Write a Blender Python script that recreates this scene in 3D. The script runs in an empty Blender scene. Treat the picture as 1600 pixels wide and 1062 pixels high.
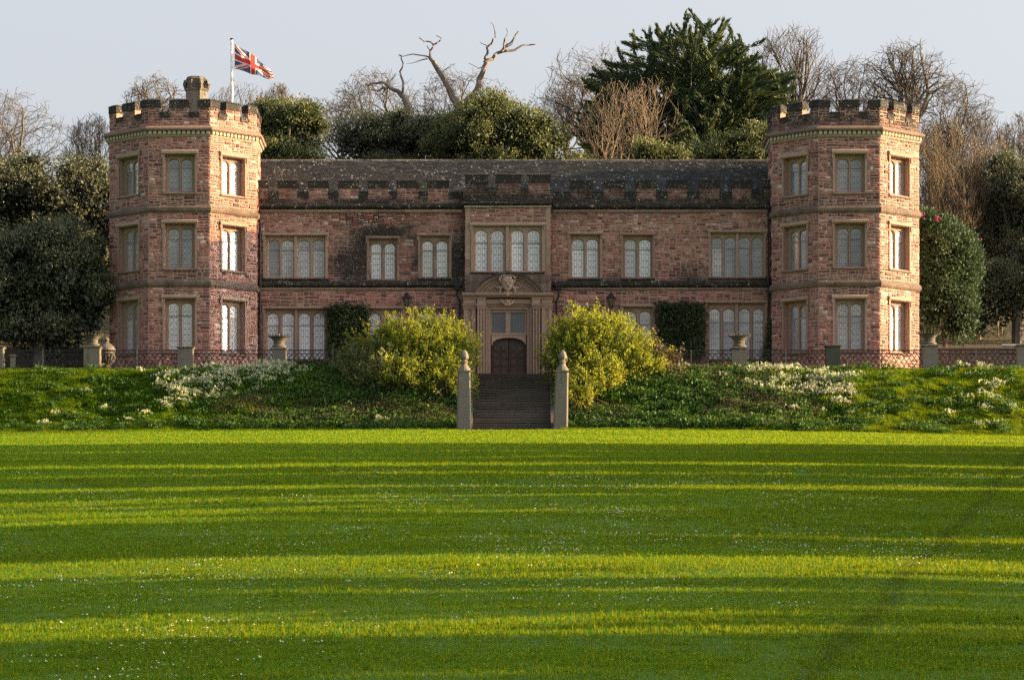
import bpy, math, random
import numpy as np
from mathutils import Vector, Matrix, Euler, noise

R = math.radians
S = bpy.context.scene
COL = S.collection

# ------------------------------------------------------------------ camera, sky, sun, exposure
SUN_EL, SUN_AZ = 13.5, 1.5          # azimuth: degrees from +X towards +Y (behind the house front)
cam_d = bpy.data.cameras.new('camera')
cam = bpy.data.objects.new('camera', cam_d)
COL.objects.link(cam)
cam.location = (0, 0, 0)
cam.rotation_euler = (R(90), 0, 0)
cam_d.sensor_width = 36
cam_d.lens = 135
cam_d.shift_y = (1150 - 531) / 1600.0
cam_d.clip_start = 0.5
cam_d.clip_end = 6000
S.camera = cam

W = bpy.data.worlds.new('World')
S.world = W
W.use_nodes = True
wn, wl = W.node_tree.nodes, W.node_tree.links
wn.clear()
sky = wn.new('ShaderNodeTexSky')
sky.sky_type = 'NISHITA'
sky.sun_disc = False
sky.sun_elevation = R(SUN_EL)
sky.sun_rotation = R(90 - SUN_AZ)
sky.air_density = 0.75
sky.dust_density = 5.0
sky.ozone_density = 2.0
bg = wn.new('ShaderNodeBackground')
bg.inputs['Strength'].default_value = 0.126
wo = wn.new('ShaderNodeOutputWorld')
hs = wn.new('ShaderNodeHueSaturation')        # thin veil of high cloud: a paler, greyer sky
hs.inputs['Saturation'].default_value = 0.42
wl.new(sky.outputs[0], hs.inputs['Color'])
veil = wn.new('ShaderNodeMix'); veil.data_type = 'RGBA'; veil.blend_type = 'MULTIPLY'; veil.inputs[0].default_value = 1
veil.inputs[7].default_value = (1.045, 0.995, 0.945, 1)
wl.new(hs.outputs[0], veil.inputs[6])
wl.new(veil.outputs[2], bg.inputs[0])
wl.new(bg.outputs[0], wo.inputs[0])

sd = bpy.data.lights.new('sun', 'SUN')
sd.energy = 5.0
sd.angle = R(0.5)
sd.color = (1.0, 0.65, 0.27)
sun = bpy.data.objects.new('sun', sd)
COL.objects.link(sun)
sdir = Vector((math.cos(R(SUN_EL)) * math.cos(R(SUN_AZ)), math.cos(R(SUN_EL)) * math.sin(R(SUN_AZ)), math.sin(R(SUN_EL))))
sun.rotation_euler = sdir.to_track_quat('Z', 'Y').to_euler()
sun.location = (60, 100, 60)

S.view_settings.view_transform = 'Standard'
S.view_settings.look = 'None'
S.view_settings.gamma = 1
S.view_settings.use_curve_mapping = False
S.view_settings.exposure = 1.6
S.render.engine = 'CYCLES'
cy = S.cycles
cy.max_bounces = 5
cy.diffuse_bounces = 3
cy.glossy_bounces = 2
cy.transmission_bounces = 3
cy.transparent_max_bounces = 4
cy.caustics_reflective = False
cy.caustics_refractive = False
cy.use_denoising = False
cy.use_adaptive_sampling = True
cy.adaptive_threshold = 0.008
cy.sample_clamp_indirect = 6.0

# ------------------------------------------------------------------ helpers
def at(px, py, D):
    return ((px - 800) * D / 6000.0, D, (1150 - py) * D / 6000.0)
def X_(px, D): return (px - 800) * D / 6000.0
def Z_(py, D): return (1150 - py) * D / 6000.0

WORIG = {}
def tag(o, label=None, cat=None, group=None, kind=None):
    if label: o['label'] = label
    if cat: o['category'] = cat
    if group: o['group'] = group
    if kind: o['kind'] = kind
    return o

def empty(name, loc):
    o = bpy.data.objects.new(name, None)
    o.empty_display_size = 0.3
    COL.objects.link(o)
    o.location = loc
    WORIG[o.name] = Vector(loc)
    return o

def link(name, me, parent, origin):
    o = bpy.data.objects.new(name, me)
    COL.objects.link(o)
    o.parent = parent
    po = WORIG[parent.name] if parent else Vector((0, 0, 0))
    o.location = Vector(origin) - po
    WORIG[o.name] = Vector(origin)
    return o

class MB:
    """collects geometry in world coordinates; build() links it as one mesh object"""
    def __init__(s):
        s.v = []; s.f = []; s.t = []; s.s = []; s.m = []; s.dt = 0.5; s.ds = 0.0; s.dm = 0
    def add(s, vs, fs, t=None, so=None, m=None):
        b = len(s.v)
        s.v += [tuple(p) for p in vs]
        s.t += [s.dt if t is None else t] * len(vs)
        s.s += [s.ds if so is None else so] * len(vs)
        s.f += [tuple(i + b for i in f) for f in fs]
        s.m += [s.dm if m is None else m] * len(fs)
    def hexa(s, p, **k):   # 8 points: bottom 4 ccw, top 4
        s.add(p, [(0, 3, 2, 1), (4, 5, 6, 7), (0, 1, 5, 4), (1, 2, 6, 5), (2, 3, 7, 6), (3, 0, 4, 7)], **k)
    def box(s, x0, x1, y0, y1, z0, z1, **k):
        s.hexa([(x0, y0, z0), (x1, y0, z0), (x1, y1, z0), (x0, y1, z0), (x0, y0, z1), (x1, y0, z1), (x1, y1, z1), (x0, y1, z1)], **k)
    def fbox(s, F, u0, u1, n0, n1, z0, z1, **k):
        s.hexa([F(u0, n1, z0), F(u1, n1, z0), F(u1, n0, z0), F(u0, n0, z0), F(u0, n1, z1), F(u1, n1, z1), F(u1, n0, z1), F(u0, n0, z1)], **k)
    def prism(s, poly, z0, z1, **k):
        n = len(poly)
        vs = [(p[0], p[1], z0) for p in poly] + [(p[0], p[1], z1) for p in poly]
        s.add(vs, [tuple(reversed(range(n))), tuple(range(n, 2 * n))] + [(i, (i + 1) % n, n + (i + 1) % n, n + i) for i in range(n)], **k)
    def loft(s, rings, caps=True, **k):
        n = len(rings[0]); vs = [p for r in rings for p in r]; fs = []
        for j in range(len(rings) - 1):
            for i in range(n):
                a = j * n + i; b = j * n + (i + 1) % n
                fs.append((a, b, b + n, a + n))
        if caps:
            fs.append(tuple(reversed(range(n)))); fs.append(tuple(range((len(rings) - 1) * n, len(rings) * n)))
        s.add(vs, fs, **k)
    def lathe(s, cx, cy, prof, n=16, a0=0.0, sq=1.0, **k):
        s.loft([[(cx + r * math.cos(a0 + 2 * math.pi * i / n), cy + sq * r * math.sin(a0 + 2 * math.pi * i / n), z) for i in range(n)] for r, z in prof], **k)
    def tube(s, pts, rad, n=6, **k):
        pts = [Vector(p) for p in pts]
        if not hasattr(rad, '__len__'): rad = [rad] * len(pts)
        rings = []
        for i, p in enumerate(pts):
            d = (pts[min(i + 1, len(pts) - 1)] - pts[max(i - 1, 0)]).normalized()
            a = d.cross(Vector((0.13, 0.27, 0.95)))
            if a.length < 0.05: a = d.cross(Vector((1, 0, 0)))
            a.normalize(); b = d.cross(a)
            rings.append([p + (a * math.cos(2 * math.pi * j / n) + b * math.sin(2 * math.pi * j / n)) * rad[i] for j in range(n)])
        s.loft(rings, **k)
    def build(s, name, mats, parent=None, smooth=False, kind=None, origin=None):
        me = bpy.data.meshes.new(name)
        v = np.array(s.v, dtype=np.float64)
        if origin is None:
            lo, hi = v.min(0), v.max(0)
            origin = ((lo[0] + hi[0]) / 2, (lo[1] + hi[1]) / 2, lo[2])
        v = v - np.array(origin)
        me.from_pydata(v.tolist(), [], s.f)
        a = me.attributes.new('tone', 'FLOAT', 'POINT'); a.data.foreach_set('value', np.array(s.t, dtype=np.float32))
        a = me.attributes.new('soot', 'FLOAT', 'POINT'); a.data.foreach_set('value', np.array(s.s, dtype=np.float32))
        if not isinstance(mats, (list, tuple)): mats = [mats]
        for m in mats: me.materials.append(m)
        if len(mats) > 1: me.polygons.foreach_set('material_index', s.m)
        if smooth: me.polygons.foreach_set('use_smooth', [True] * len(s.f))
        o = link(name, me, parent, origin)
        if kind: o['kind'] = kind
        return o

def np_mesh(name, V, Fq, mats, parent=None, tone=None, origin=None, midx=None, nv=4, kind=None):
    """fast mesh from numpy: V (n,3) world coordinates, Fq (m,nv) indices"""
    me = bpy.data.meshes.new(name)
    V = np.asarray(V, dtype=np.float64); Fq = np.asarray(Fq, dtype=np.int32)
    if origin is None:
        lo, hi = V.min(0), V.max(0); origin = ((lo[0] + hi[0]) / 2, (lo[1] + hi[1]) / 2, lo[2])
    me.vertices.add(len(V)); me.vertices.foreach_set('co', (V - np.array(origin)).astype(np.float32).ravel())
    m = len(Fq)
    me.loops.add(m * nv); me.loops.foreach_set('vertex_index', Fq.ravel())
    me.polygons.add(m); me.polygons.foreach_set('loop_start', np.arange(0, m * nv, nv, dtype=np.int32))
    if not isinstance(mats, (list, tuple)): mats = [mats]
    for mt in mats: me.materials.append(mt)
    if midx is not None: me.polygons.foreach_set('material_index', np.asarray(midx, dtype=np.int32))
    if tone is not None:
        a = me.attributes.new('tone', 'FLOAT', 'POINT'); a.data.foreach_set('value', np.asarray(tone, dtype=np.float32))
    me.update(calc_edges=True); me.validate()
    o = link(name, me, parent, origin)
    if kind: o['kind'] = kind
    return o

# ------------------------------------------------------------------ materials
class NT:
    def __init__(s, name, rough=0.85, spec=0.3):
        s.m = bpy.data.materials.new(name); s.m.use_nodes = True
        s.t = s.m.node_tree; s.n = s.t.nodes; s.l = s.t.links
        s.n.clear()
        s.out = s.n.new('ShaderNodeOutputMaterial'); s.b = s.n.new('ShaderNodeBsdfPrincipled')
        s.b.inputs['Roughness'].default_value = rough
        s.b.inputs['Specular IOR Level'].default_value = spec
        s.l.new(s.b.outputs[0], s.out.inputs[0])
        s.pos = s.n.new('ShaderNodeNewGeometry').outputs['Position']
    def attr(s, nm):
        a = s.n.new('ShaderNodeAttribute'); a.attribute_name = nm; return a.outputs['Fac']
    def noise(s, scale, detail=4, rough=0.6, vec=None, stretch=None):
        v = vec or s.pos
        if stretch:
            mp = s.n.new('ShaderNodeMapping'); mp.inputs['Scale'].default_value = stretch; s.l.new(v, mp.inputs[0]); v = mp.outputs[0]
        n = s.n.new('ShaderNodeTexNoise'); n.inputs['Scale'].default_value = scale; n.inputs['Detail'].default_value = detail; n.inputs['Roughness'].default_value = rough
        s.l.new(v, n.inputs['Vector']); return n.outputs['Fac']
    def vor(s, scale):
        n = s.n.new('ShaderNodeTexVoronoi'); n.inputs['Scale'].default_value = scale; s.l.new(s.pos, n.inputs['Vector']); return n.outputs['Distance']
    def ramp(s, fac, stops, interp='LINEAR'):
        r = s.n.new('ShaderNodeValToRGB'); e = r.color_ramp.elements; r.color_ramp.interpolation = interp
        while len(e) < len(stops): e.new(0.5)
        for i, (p, c) in enumerate(stops):
            e[i].position = p; e[i].color = (c, c, c, 1) if not hasattr(c, '__len__') else (*c, 1)
        s.l.new(fac, r.inputs[0]); return r.outputs[0]
    def math(s, op, a, b=None, c=None, clamp=False):
        n = s.n.new('ShaderNodeMath'); n.operation = op; n.use_clamp = clamp
        for i, x in enumerate((a, b, c)):
            if x is None: continue
            if isinstance(x, (int, float)): n.inputs[i].default_value = x
            else: s.l.new(x, n.inputs[i])
        return n.outputs[0]
    def mix(s, fac, a, b, mode='MIX'):
        n = s.n.new('ShaderNodeMix'); n.data_type = 'RGBA'; n.blend_type = mode
        for i, x in ((0, fac), (6, a), (7, b)):
            if isinstance(x, (int, float)): n.inputs[i].default_value = x
            elif isinstance(x, tuple): n.inputs[i].default_value = (*x, 1)
            else: s.l.new(x, n.inputs[i])
        return n.outputs[2]
    def bump(s, h, strength=0.5, dist=0.02):
        b = s.n.new('ShaderNodeBump'); b.inputs['Strength'].default_value = strength; b.inputs['Distance'].default_value = dist
        s.l.new(h, b.inputs['Height']); s.l.new(b.outputs[0], s.b.inputs['Normal']); return b.outputs[0]
    def color(s, c):
        if isinstance(c, tuple): s.b.inputs['Base Color'].default_value = (*c, 1)
        else: s.l.new(c, s.b.inputs['Base Color'])
        return s

def stone_mat(name, stops, soot_col=(0.022, 0.021, 0.02), lichen=0.25, sootbias=0.0, nscale=3.0, fine=0.35, streak=0.0):
    k = NT(name)
    c = k.ramp(k.attr('tone'), stops)
    if stops is RUB:   # buff and grey patches where the rubble changes
        c = k.mix(k.math('MULTIPLY', k.ramp(k.noise(0.75, 5, 0.7), [(0.46, 0.0), (0.66, 1.0)]), 0.42), c, (0.36, 0.265, 0.20))
        c = k.mix(k.math('MULTIPLY', k.ramp(k.noise(1.3, 4, 0.7, stretch=(1.0, 1.0, 1.7)), [(0.52, 0.0), (0.68, 1.0)]), 0.5), c, (0.13, 0.105, 0.10))
    n1 = k.noise(nscale, 5, 0.65); n2 = k.noise(22, 3, 0.6)
    c = k.mix(k.ramp(n1, [(0.3, 0.0), (0.75, 0.55)]), c, k.mix(0.5, c, (0.16, 0.12, 0.085)), 'MIX')
    c = k.mix(fine, c, k.ramp(n2, [(0.25, 0.35), (0.75, 1.0)]), 'MULTIPLY')
    so = k.attr('soot')
    sn = k.math('ADD', k.math('MULTIPLY', k.noise(1.7, 6, 0.72), 0.6), k.math('MULTIPLY', k.math('SUBTRACT', k.noise(0.42, 5, 0.65), 0.2), 0.75))
    if streak: sn = k.math('ADD', sn, k.math('MULTIPLY', k.math('SUBTRACT', k.noise(3.0, 4, 0.6, stretch=(2.2, 2.2, 0.18)), 0.5), streak))
    sf = k.math('ADD', k.math('MULTIPLY', so, 1.25), k.math('SUBTRACT', sn, 0.55))
    sf = k.math('ADD', sf, sootbias)
    sfac = k.ramp(sf, [(0.18, 0.0), (0.62, 0.92)])
    c = k.mix(sfac, c, soot_col)
    # pale lichen spots grow where the stone is blackened
    v = k.vor(5.5); ln = k.noise(2.6, 3, 0.6)
    spot = k.math('MULTIPLY', k.ramp(v, [(0.16, 1.0), (0.24, 0.0)]), k.ramp(ln, [(0.5, 0.0), (0.62, 1.0)]))
    v2 = k.vor(13.0)
    spot2 = k.math('MULTIPLY', k.ramp(v2, [(0.2, 1.0), (0.3, 0.0)]), k.ramp(ln, [(0.42, 0.0), (0.6, 0.8)]))
    sp = k.math('MULTIPLY', k.math('MAXIMUM', spot, spot2), k.math('ADD', k.math('MULTIPLY', sfac, 0.85), lichen * 0.3), clamp=True)
    c = k.mix(sp, c, (0.5, 0.48, 0.42))
    k.color(c)
    k.bump(k.math('ADD', k.math('MULTIPLY', n1, 0.6), k.math('MULTIPLY', n2, 0.5)), 0.6, 0.05)
    return k.m

RUB = [(0.0, (0.11, 0.050, 0.052)), (0.16, (0.18, 0.068, 0.068)), (0.34, (0.36, 0.126, 0.108)), (0.52, (0.52, 0.205, 0.160)),
       (0.70, (0.62, 0.325, 0.27)), (0.84, (0.70, 0.45, 0.39)), (0.92, (0.31, 0.25, 0.23)), (1.0, (0.76, 0.61, 0.54))]
M = {}
M['stone'] = stone_mat('red_rubble_stone', RUB, sootbias=0.05, streak=0.25, fine=0.5)
M['mortar'] = stone_mat('pink_lime_mortar', [(0.0, (0.46, 0.27, 0.22)), (1.0, (0.56, 0.355, 0.30))], fine=0.4, sootbias=0.05)
M['ashlar'] = stone_mat('buff_dressed_stone', sootbias=0.04, streak=0.4, stops=[(0.0, (0.24, 0.155, 0.125)), (0.5, (0.38, 0.26, 0.205)), (1.0, (0.50, 0.37, 0.295))], nscale=2.0)
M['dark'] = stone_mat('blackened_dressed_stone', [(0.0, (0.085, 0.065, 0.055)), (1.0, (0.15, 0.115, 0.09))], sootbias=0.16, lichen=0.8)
M['moss'] = stone_mat('weathered_coping_stone', [(0.0, (0.21, 0.145, 0.115)), (1.0, (0.32, 0.235, 0.18))], sootbias=0.02, lichen=0.5)
M['pale'] = stone_mat('pale_cornice_stone', [(0.0, (0.44, 0.36, 0.28)), (1.0, (0.58, 0.49, 0.38))], lichen=0.2)
M['pier'] = stone_mat('grey_garden_stone', [(0.0, (0.14, 0.125, 0.108)), (1.0, (0.26, 0.235, 0.20))], sootbias=0.12, lichen=0.9, nscale=4.0, streak=0.9)
M['step'] = stone_mat('dark_step_stone', [(0.0, (0.085, 0.072, 0.062)), (1.0, (0.17, 0.15, 0.13))], sootbias=0.02, lichen=0.5, nscale=4.0)
M['greenpier'] = stone_mat('algae_covered_stone', [(0.0, (0.05, 0.06, 0.045)), (1.0, (0.07, 0.075, 0.06))], sootbias=0.0)

k = NT('roof_slate', rough=0.7)
c = k.ramp(k.attr('tone'), [(0.0, (0.022, 0.023, 0.025)), (0.6, (0.055, 0.055, 0.057)), (1.0, (0.12, 0.12, 0.12))])
c = k.mix(k.ramp(k.noise(0.5, 4), [(0.4, 0.0), (0.65, 0.6)]), c, (0.06, 0.06, 0.05))
ln = k.noise(0.9, 3, 0.6)
sp = k.math('MULTIPLY', k.ramp(k.vor(3.2), [(0.17, 1.0), (0.22, 0.0)]), k.ramp(ln, [(0.42, 0.0), (0.52, 1.0)]))
sp2 = k.math('MULTIPLY', k.ramp(k.vor(7.0), [(0.18, 1.0), (0.25, 0.0)]), k.ramp(ln, [(0.48, 0.0), (0.6, 1.0)]))
c = k.mix(k.math('MULTIPLY', k.math('MAXIMUM', sp, sp2), 0.85), c, (0.5, 0.5, 0.45))
k.color(c); k.bump(k.noise(30, 3), 0.4, 0.02); M['slate'] = k.m

def plain(name, col, rough=0.6, spec=0.3, nz=0.25, metal=0.0, scale=8):
    k = NT(name, rough, spec)
    k.b.inputs['Metallic'].default_value = metal
    d = tuple(x * (1 - nz) for x in col); u = tuple(min(1, x * (1 + nz)) for x in col)
    n = k.noise(scale, 4)
    k.color(k.ramp(n, [(0.3, d), (0.7, u)])); k.bump(n, 0.2, 0.01)
    return k.m
M['iron'] = plain('black_iron', (0.025, 0.022, 0.022), 0.5)
M['lead'] = plain('lead_came', (0.24, 0.24, 0.245), 0.5)
M['door'] = plain('weathered_oak_door', (0.075, 0.052, 0.048), 0.65, scale=3)
M['white'] = plain('white_paint', (0.75, 0.75, 0.73), 0.45, nz=0.05)
M['lampglass'] = plain('dull_lamp_glass', (0.12, 0.10, 0.08), 0.15, 0.5)
M['gravel'] = plain('terrace_gravel', (0.22, 0.18, 0.14), 0.95, nz=0.35, scale=5)
M['road'] = plain('tarmac_drive', (0.07, 0.07, 0.072), 0.9, nz=0.2, scale=4)
M['redcloth'] = plain('flag_red', (0.55, 0.06, 0.06), 0.9, nz=0.06)
M['whitecloth'] = plain('flag_white', (0.75, 0.72, 0.70), 0.9, nz=0.04)
M['bluecloth'] = plain('flag_blue', (0.09, 0.11, 0.24), 0.9, nz=0.06)

for nm in ('redcloth', 'whitecloth', 'bluecloth'):
    nt = M[nm].node_tree; pb = next(n for n in nt.nodes if n.type == 'BSDF_PRINCIPLED'); ou = next(n for n in nt.nodes if n.type == 'OUTPUT_MATERIAL')
    tr = nt.nodes.new('ShaderNodeBsdfTranslucent'); mx = nt.nodes.new('ShaderNodeMixShader'); mx.inputs[0].default_value = 0.5
    nt.links.new(pb.inputs['Base Color'].links[0].from_socket, tr.inputs[0]); nt.links.new(pb.outputs[0], mx.inputs[1]); nt.links.new(tr.outputs[0], mx.inputs[2]); nt.links.new(mx.outputs[0], ou.inputs[0])

def pane_mat(name, c0, c1, rough=0.12):
    k = NT(name, rough, 0.5)
    n = k.noise(0.9, 3, 0.5)
    oi = k.n.new('ShaderNodeObjectInfo')
    sh_ = k.ramp(oi.outputs['Random'], [(0.0, 0.58), (0.35, 0.9), (1.0, 1.0)])
    k.color(k.mix(1.0, k.ramp(n, [(0.35, c0), (0.65, c1)]), sh_, 'MULTIPLY'))
    k.bump(k.noise(3.0, 2), 0.08, 0.02)
    k.b.inputs['Coat Weight'].default_value = 1.0
    k.b.inputs['Coat Roughness'].default_value = 0.05
    return k.m
M['pane_white'] = pane_mat('leaded_glass_blind_and_painted_sky', (0.78, 0.77, 0.79), (0.88, 0.87, 0.87))  # white blind plus sky reflection, both put into the base colour
M['pane_mid'] = pane_mat('leaded_glass_mid_pale', (0.44, 0.43, 0.43), (0.70, 0.68, 0.67))  # mid pane tone, between the white and the grey panes
M['pane_grey'] = pane_mat('grey_window_glass', (0.27, 0.265, 0.27), (0.44, 0.43, 0.43))
M['pane_dark'] = pane_mat('dark_fanlight_glass', (0.03, 0.035, 0.04), (0.07, 0.08, 0.085))

def leaf_mat(name, stops, trans=0.35, tcol=None, rough=0.6, spec=0.25):
    k = NT(name, rough, spec)
    n = k.noise(0.35, 4, 0.6)
    t = k.math('ADD', k.attr('tone'), k.math('MULTIPLY', k.math('SUBTRACT', n, 0.5), 0.9), clamp=True)
    c = k.ramp(t, stops)
    k.color(c)
    tr = k.n.new('ShaderNodeBsdfTranslucent')
    if tcol:
        k.l.new(k.mix(0.6, c, tcol), tr.inputs[0])
    else: k.l.new(c, tr.inputs[0])
    mx = k.n.new('ShaderNodeMixShader'); mx.inputs[0].default_value = trans
    k.l.new(k.b.outputs[0], mx.inputs[1]); k.l.new(tr.outputs[0], mx.inputs[2]); k.l.new(mx.outputs[0], k.out.inputs[0])
    return k.m
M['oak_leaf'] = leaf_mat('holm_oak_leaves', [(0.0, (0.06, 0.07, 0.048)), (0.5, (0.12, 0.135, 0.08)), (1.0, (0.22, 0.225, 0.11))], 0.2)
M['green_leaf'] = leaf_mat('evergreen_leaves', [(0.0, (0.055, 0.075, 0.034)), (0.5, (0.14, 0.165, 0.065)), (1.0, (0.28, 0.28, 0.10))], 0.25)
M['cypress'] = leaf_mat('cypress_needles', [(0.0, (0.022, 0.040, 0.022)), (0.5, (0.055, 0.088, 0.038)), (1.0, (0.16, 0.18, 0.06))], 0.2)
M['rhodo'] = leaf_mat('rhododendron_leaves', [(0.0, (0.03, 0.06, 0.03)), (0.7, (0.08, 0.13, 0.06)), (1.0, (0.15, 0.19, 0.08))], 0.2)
M['bush'] = leaf_mat('yellow_green_leaves', [(0.0, (0.025, 0.07, 0.014)), (0.5, (0.13, 0.22, 0.03)), (1.0, (0.46, 0.45, 0.05))], 0.45, (0.58, 0.54, 0.04))
M['ivy'] = leaf_mat('dark_ivy_leaves', [(0.0, (0.03, 0.045, 0.02)), (0.6, (0.075, 0.10, 0.04)), (1.0, (0.15, 0.18, 0.07))], 0.2)
M['weed_leaf'] = leaf_mat('weed_leaves', [(0.0, (0.02, 0.06, 0.012)), (0.5, (0.055, 0.14, 0.02)), (1.0, (0.18, 0.26, 0.04))], 0.3)
M['scrub'] = leaf_mat('brown_scrub_twigs', [(0.0, (0.06, 0.045, 0.025)), (0.6, (0.14, 0.105, 0.06)), (1.0, (0.24, 0.19, 0.10))], 0.2)
M['petal_magenta'] = plain('magenta_petals', (0.26, 0.025, 0.10), 0.6)
M['petal_white'] = leaf_mat('creamy_white_petals', [(0.0, (0.36, 0.40, 0.24)), (1.0, (0.62, 0.64, 0.44))], 0.3)
M['daisy'] = plain('daisy_petals', (0.75, 0.75, 0.68), 0.7, nz=0.05)
M['bark'] = plain('grey_brown_bark', (0.13, 0.115, 0.10), 0.9, nz=0.35, scale=3)
M['bark_tan'] = plain('tan_bark', (0.22, 0.175, 0.13), 0.9, nz=0.3, scale=3)
M['bark_scrub'] = plain('grey_tan_scrub_bark', (0.20, 0.155, 0.10), 0.9, nz=0.35, scale=2)
M['deadwood'] = plain('bleached_dead_wood', (0.20, 0.16, 0.135), 0.85, nz=0.35, scale=2)

def grass_mat(name, blade=True):
    k = NT(name, 0.7, 0.08)
    n = k.noise(0.16, 6, 0.68, stretch=(0.5, 1.0, 1.0)); n2 = k.noise(2.2, 5, 0.7)
    t = k.math('ADD', k.math('MULTIPLY', n, 0.65), k.math('MULTIPLY', n2, 0.35))
    if blade: t = k.math('ADD', t, k.math('MULTIPLY', k.math('SUBTRACT', k.attr('tone'), 0.5), 0.28))
    c = k.ramp(t, ([(0.28, (0.006, 0.075, 0.008)), (0.48, (0.018, 0.155, 0.014)), (0.72, (0.08, 0.24, 0.018))] if blade else [(0.28, (0.02, 0.07, 0.004)), (0.48, (0.055, 0.14, 0.006)), (0.72, (0.12, 0.2, 0.01))]))
    # a straight worn track crosses the lawn on the right
    sp = k.n.new('ShaderNodeSeparateXYZ'); k.l.new(k.pos, sp.inputs[0])
    d = k.math('SUBTRACT', sp.outputs[0], k.math('MULTIPLY', k.math('SUBTRACT', sp.outputs[1], 14.0), 0.15))
    d = k.math('ADD', d, k.math('MULTIPLY', k.math('SUBTRACT', k.noise(0.12, 2), 0.5), 0.6))
    tr = k.ramp(k.math('DIVIDE', k.math('ABSOLUTE', d), 1.0), [(0.04, 0.38), (0.2, 0.0)])
    c = k.mix(tr, c, (0.014, 0.05, 0.014))
    k.color(c)
    if blade:
        t2 = k.n.new('ShaderNodeBsdfTranslucent'); k.l.new(k.mix(k.math('MULTIPLY', tr, 0.6), k.mix(0.55, c, (0.55, 0.51, 0.008)), (0.02, 0.07, 0.02)), t2.inputs[0])
        mx = k.n.new('ShaderNodeMixShader'); mx.inputs[0].default_value = 0.5
        k.l.new(k.b.outputs[0], mx.inputs[1]); k.l.new(t2.outputs[0], mx.inputs[2]); k.l.new(mx.outputs[0], k.out.inputs[0])
    else:
        k.bump(k.noise(14, 4), 0.8, 0.05)
    return k.m
M['grass'] = grass_mat('lawn_grass_blades')
M['turf'] = grass_mat('lawn_turf', False)
k = NT('bank_earth', 0.95)
k.color(k.ramp(k.noise(0.8, 6, 0.65), [(0.3, (0.018, 0.034, 0.008)), (0.55, (0.035, 0.055, 0.014)), (0.8, (0.07, 0.055, 0.03))]))
k.bump(k.noise(4, 5), 1.0, 0.15); M['bank'] = k.m
k = NT('hillside_undergrowth', 0.95)
k.color(k.ramp(k.noise(0.3, 6, 0.65), [(0.3, (0.03, 0.035, 0.012)), (0.7, (0.09, 0.07, 0.035))])); k.bump(k.noise(2, 5), 1.0, 0.3); M['hill'] = k.m

# ------------------------------------------------------------------ terrain
def nz(x, y, s, o=0.0): return noise.noise(Vector((x * s + o, y * s - o, o * 0.37)))
def lawn_z(x, y):
    if y < -40: return -2.2 + 0.0913 * -40 + (y + 40) * 0.02
    z = -2.2 + 0.0913 * y
    xx = max(-60, min(60, x - 0.6))
    c = 0.0006 + 0.0036 * math.exp(-((max(y, 35) - 35) / 38.0) ** 2)
    z -= c * xx * xx * (1.0 if xx > 0 else 0.75) / (1 + abs(xx) / 60)
    z += 0.085 * nz(x * 0.5, y, 0.10, 3.1) + 0.04 * nz(x * 0.5, y, 0.33, 9.2)
    return z
YB, YT, ZL, ZT = 190.0, 196.6, 18.76, 18.62
XS, SW = -0.02, 2.05
def foot(x): return YB - 1.2 * max(0, min(1, (x - 3) / 8.0)) + 0.45 * nz(x, 0, 0.3, 1.7) + 0.25 * nz(x, 0, 1.3, 4.7)
def bank_z(x, y):
    f = foot(x); b = lawn_z(x, f)
    t = (y - f) / (YT - f)
    if t <= 0: return lawn_z(x, y)
    if t >= 1:
        if y < YT + 0.9: z = ZL + 0.05 * nz(x, y, 0.25, 4.4)
        else: z = ZL + (ZT - ZL) * min(1, (y - YT - 0.9) / 0.5)
    else:
        tt = t + 0.10 * math.sin(math.pi * 2 * t) * -0.6
        z = b + (ZL - b) * tt + 0.05 + (0.35 * nz(x, y, 0.3, 7.7) + 0.20 * nz(x * .6, y, 1.1, 2.2) + 0.12 * nz(x * .7, y, 2.6, 5.2)) * math.sin(math.pi * min(1, max(0, t)))
    if abs(x - XS) < SW + 0.02 and y > YB - 0.2: z -= 1.3
    return z
def hill_z(x, y):
    if y < 220: z = 20.9 + (y - 208) * 0.14
    else: z = 22.58 + (y - 220) * 0.24 if y < 300 else 41.8 + (y - 300) * 0.05
    return z + (0.8 * nz(x, y, 0.05, 5.5) if y > 222 else 0)

def sheet(name, xs, ys, zf, mat, kind='structure'):
    V = np.array([(x, y, zf(x, y)) for y in ys for x in xs]); nx = len(xs)
    F = np.array([(j * nx + i, j * nx + i + 1, (j + 1) * nx + i + 1, (j + 1) * nx + i) for j in range(len(ys) - 1) for i in range(nx - 1)])
    o = np_mesh(name, V, F, mat); o['kind'] = kind
    o.data.polygons.foreach_set('use_smooth', [True] * len(F))
    return o
xs_lawn = list(np.concatenate([np.linspace(-3000, -80, 8), np.arange(-70, 71, 1.0), np.linspace(80, 3000, 8)]))
sheet('lawn', xs_lawn, list(np.concatenate([np.linspace(-3000, -60, 10), np.arange(-40, 20, 5.0), np.arange(20, 188.01, 1.0)])), lawn_z, M['turf'])
xb = sorted(set([round(v, 3) for v in list(np.linspace(-3000, -80, 8)) + list(np.arange(-34, 34.1, 0.25)) + list(np.arange(-70, 70.1, 2.0)) + list(np.linspace(80, 3000, 8)) + [XS - SW - 0.03, XS - SW + 0.03, XS + SW - 0.03, XS + SW + 0.03]]))
sheet('grass_bank', xb, list(np.arange(188, 198.01, 0.2)), bank_z, M['bank'])
sheet('terrace', [-3000, -300, -60, 60, 300, 3000], [198, 204, 208], lambda x, y: ZT, M['gravel'])
sheet('hillside', list(np.concatenate([np.linspace(-3000, -160, 8), np.arange(-140, 141, 4.0), np.linspace(160, 3000, 8)])), [208, 209.5, 211, 214, 217, 220, 224, 228, 232, 236, 240, 246, 252, 260, 270, 280, 290, 300, 330, 400, 700, 1500, 3000],
      hill_z, M['hill'])
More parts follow.
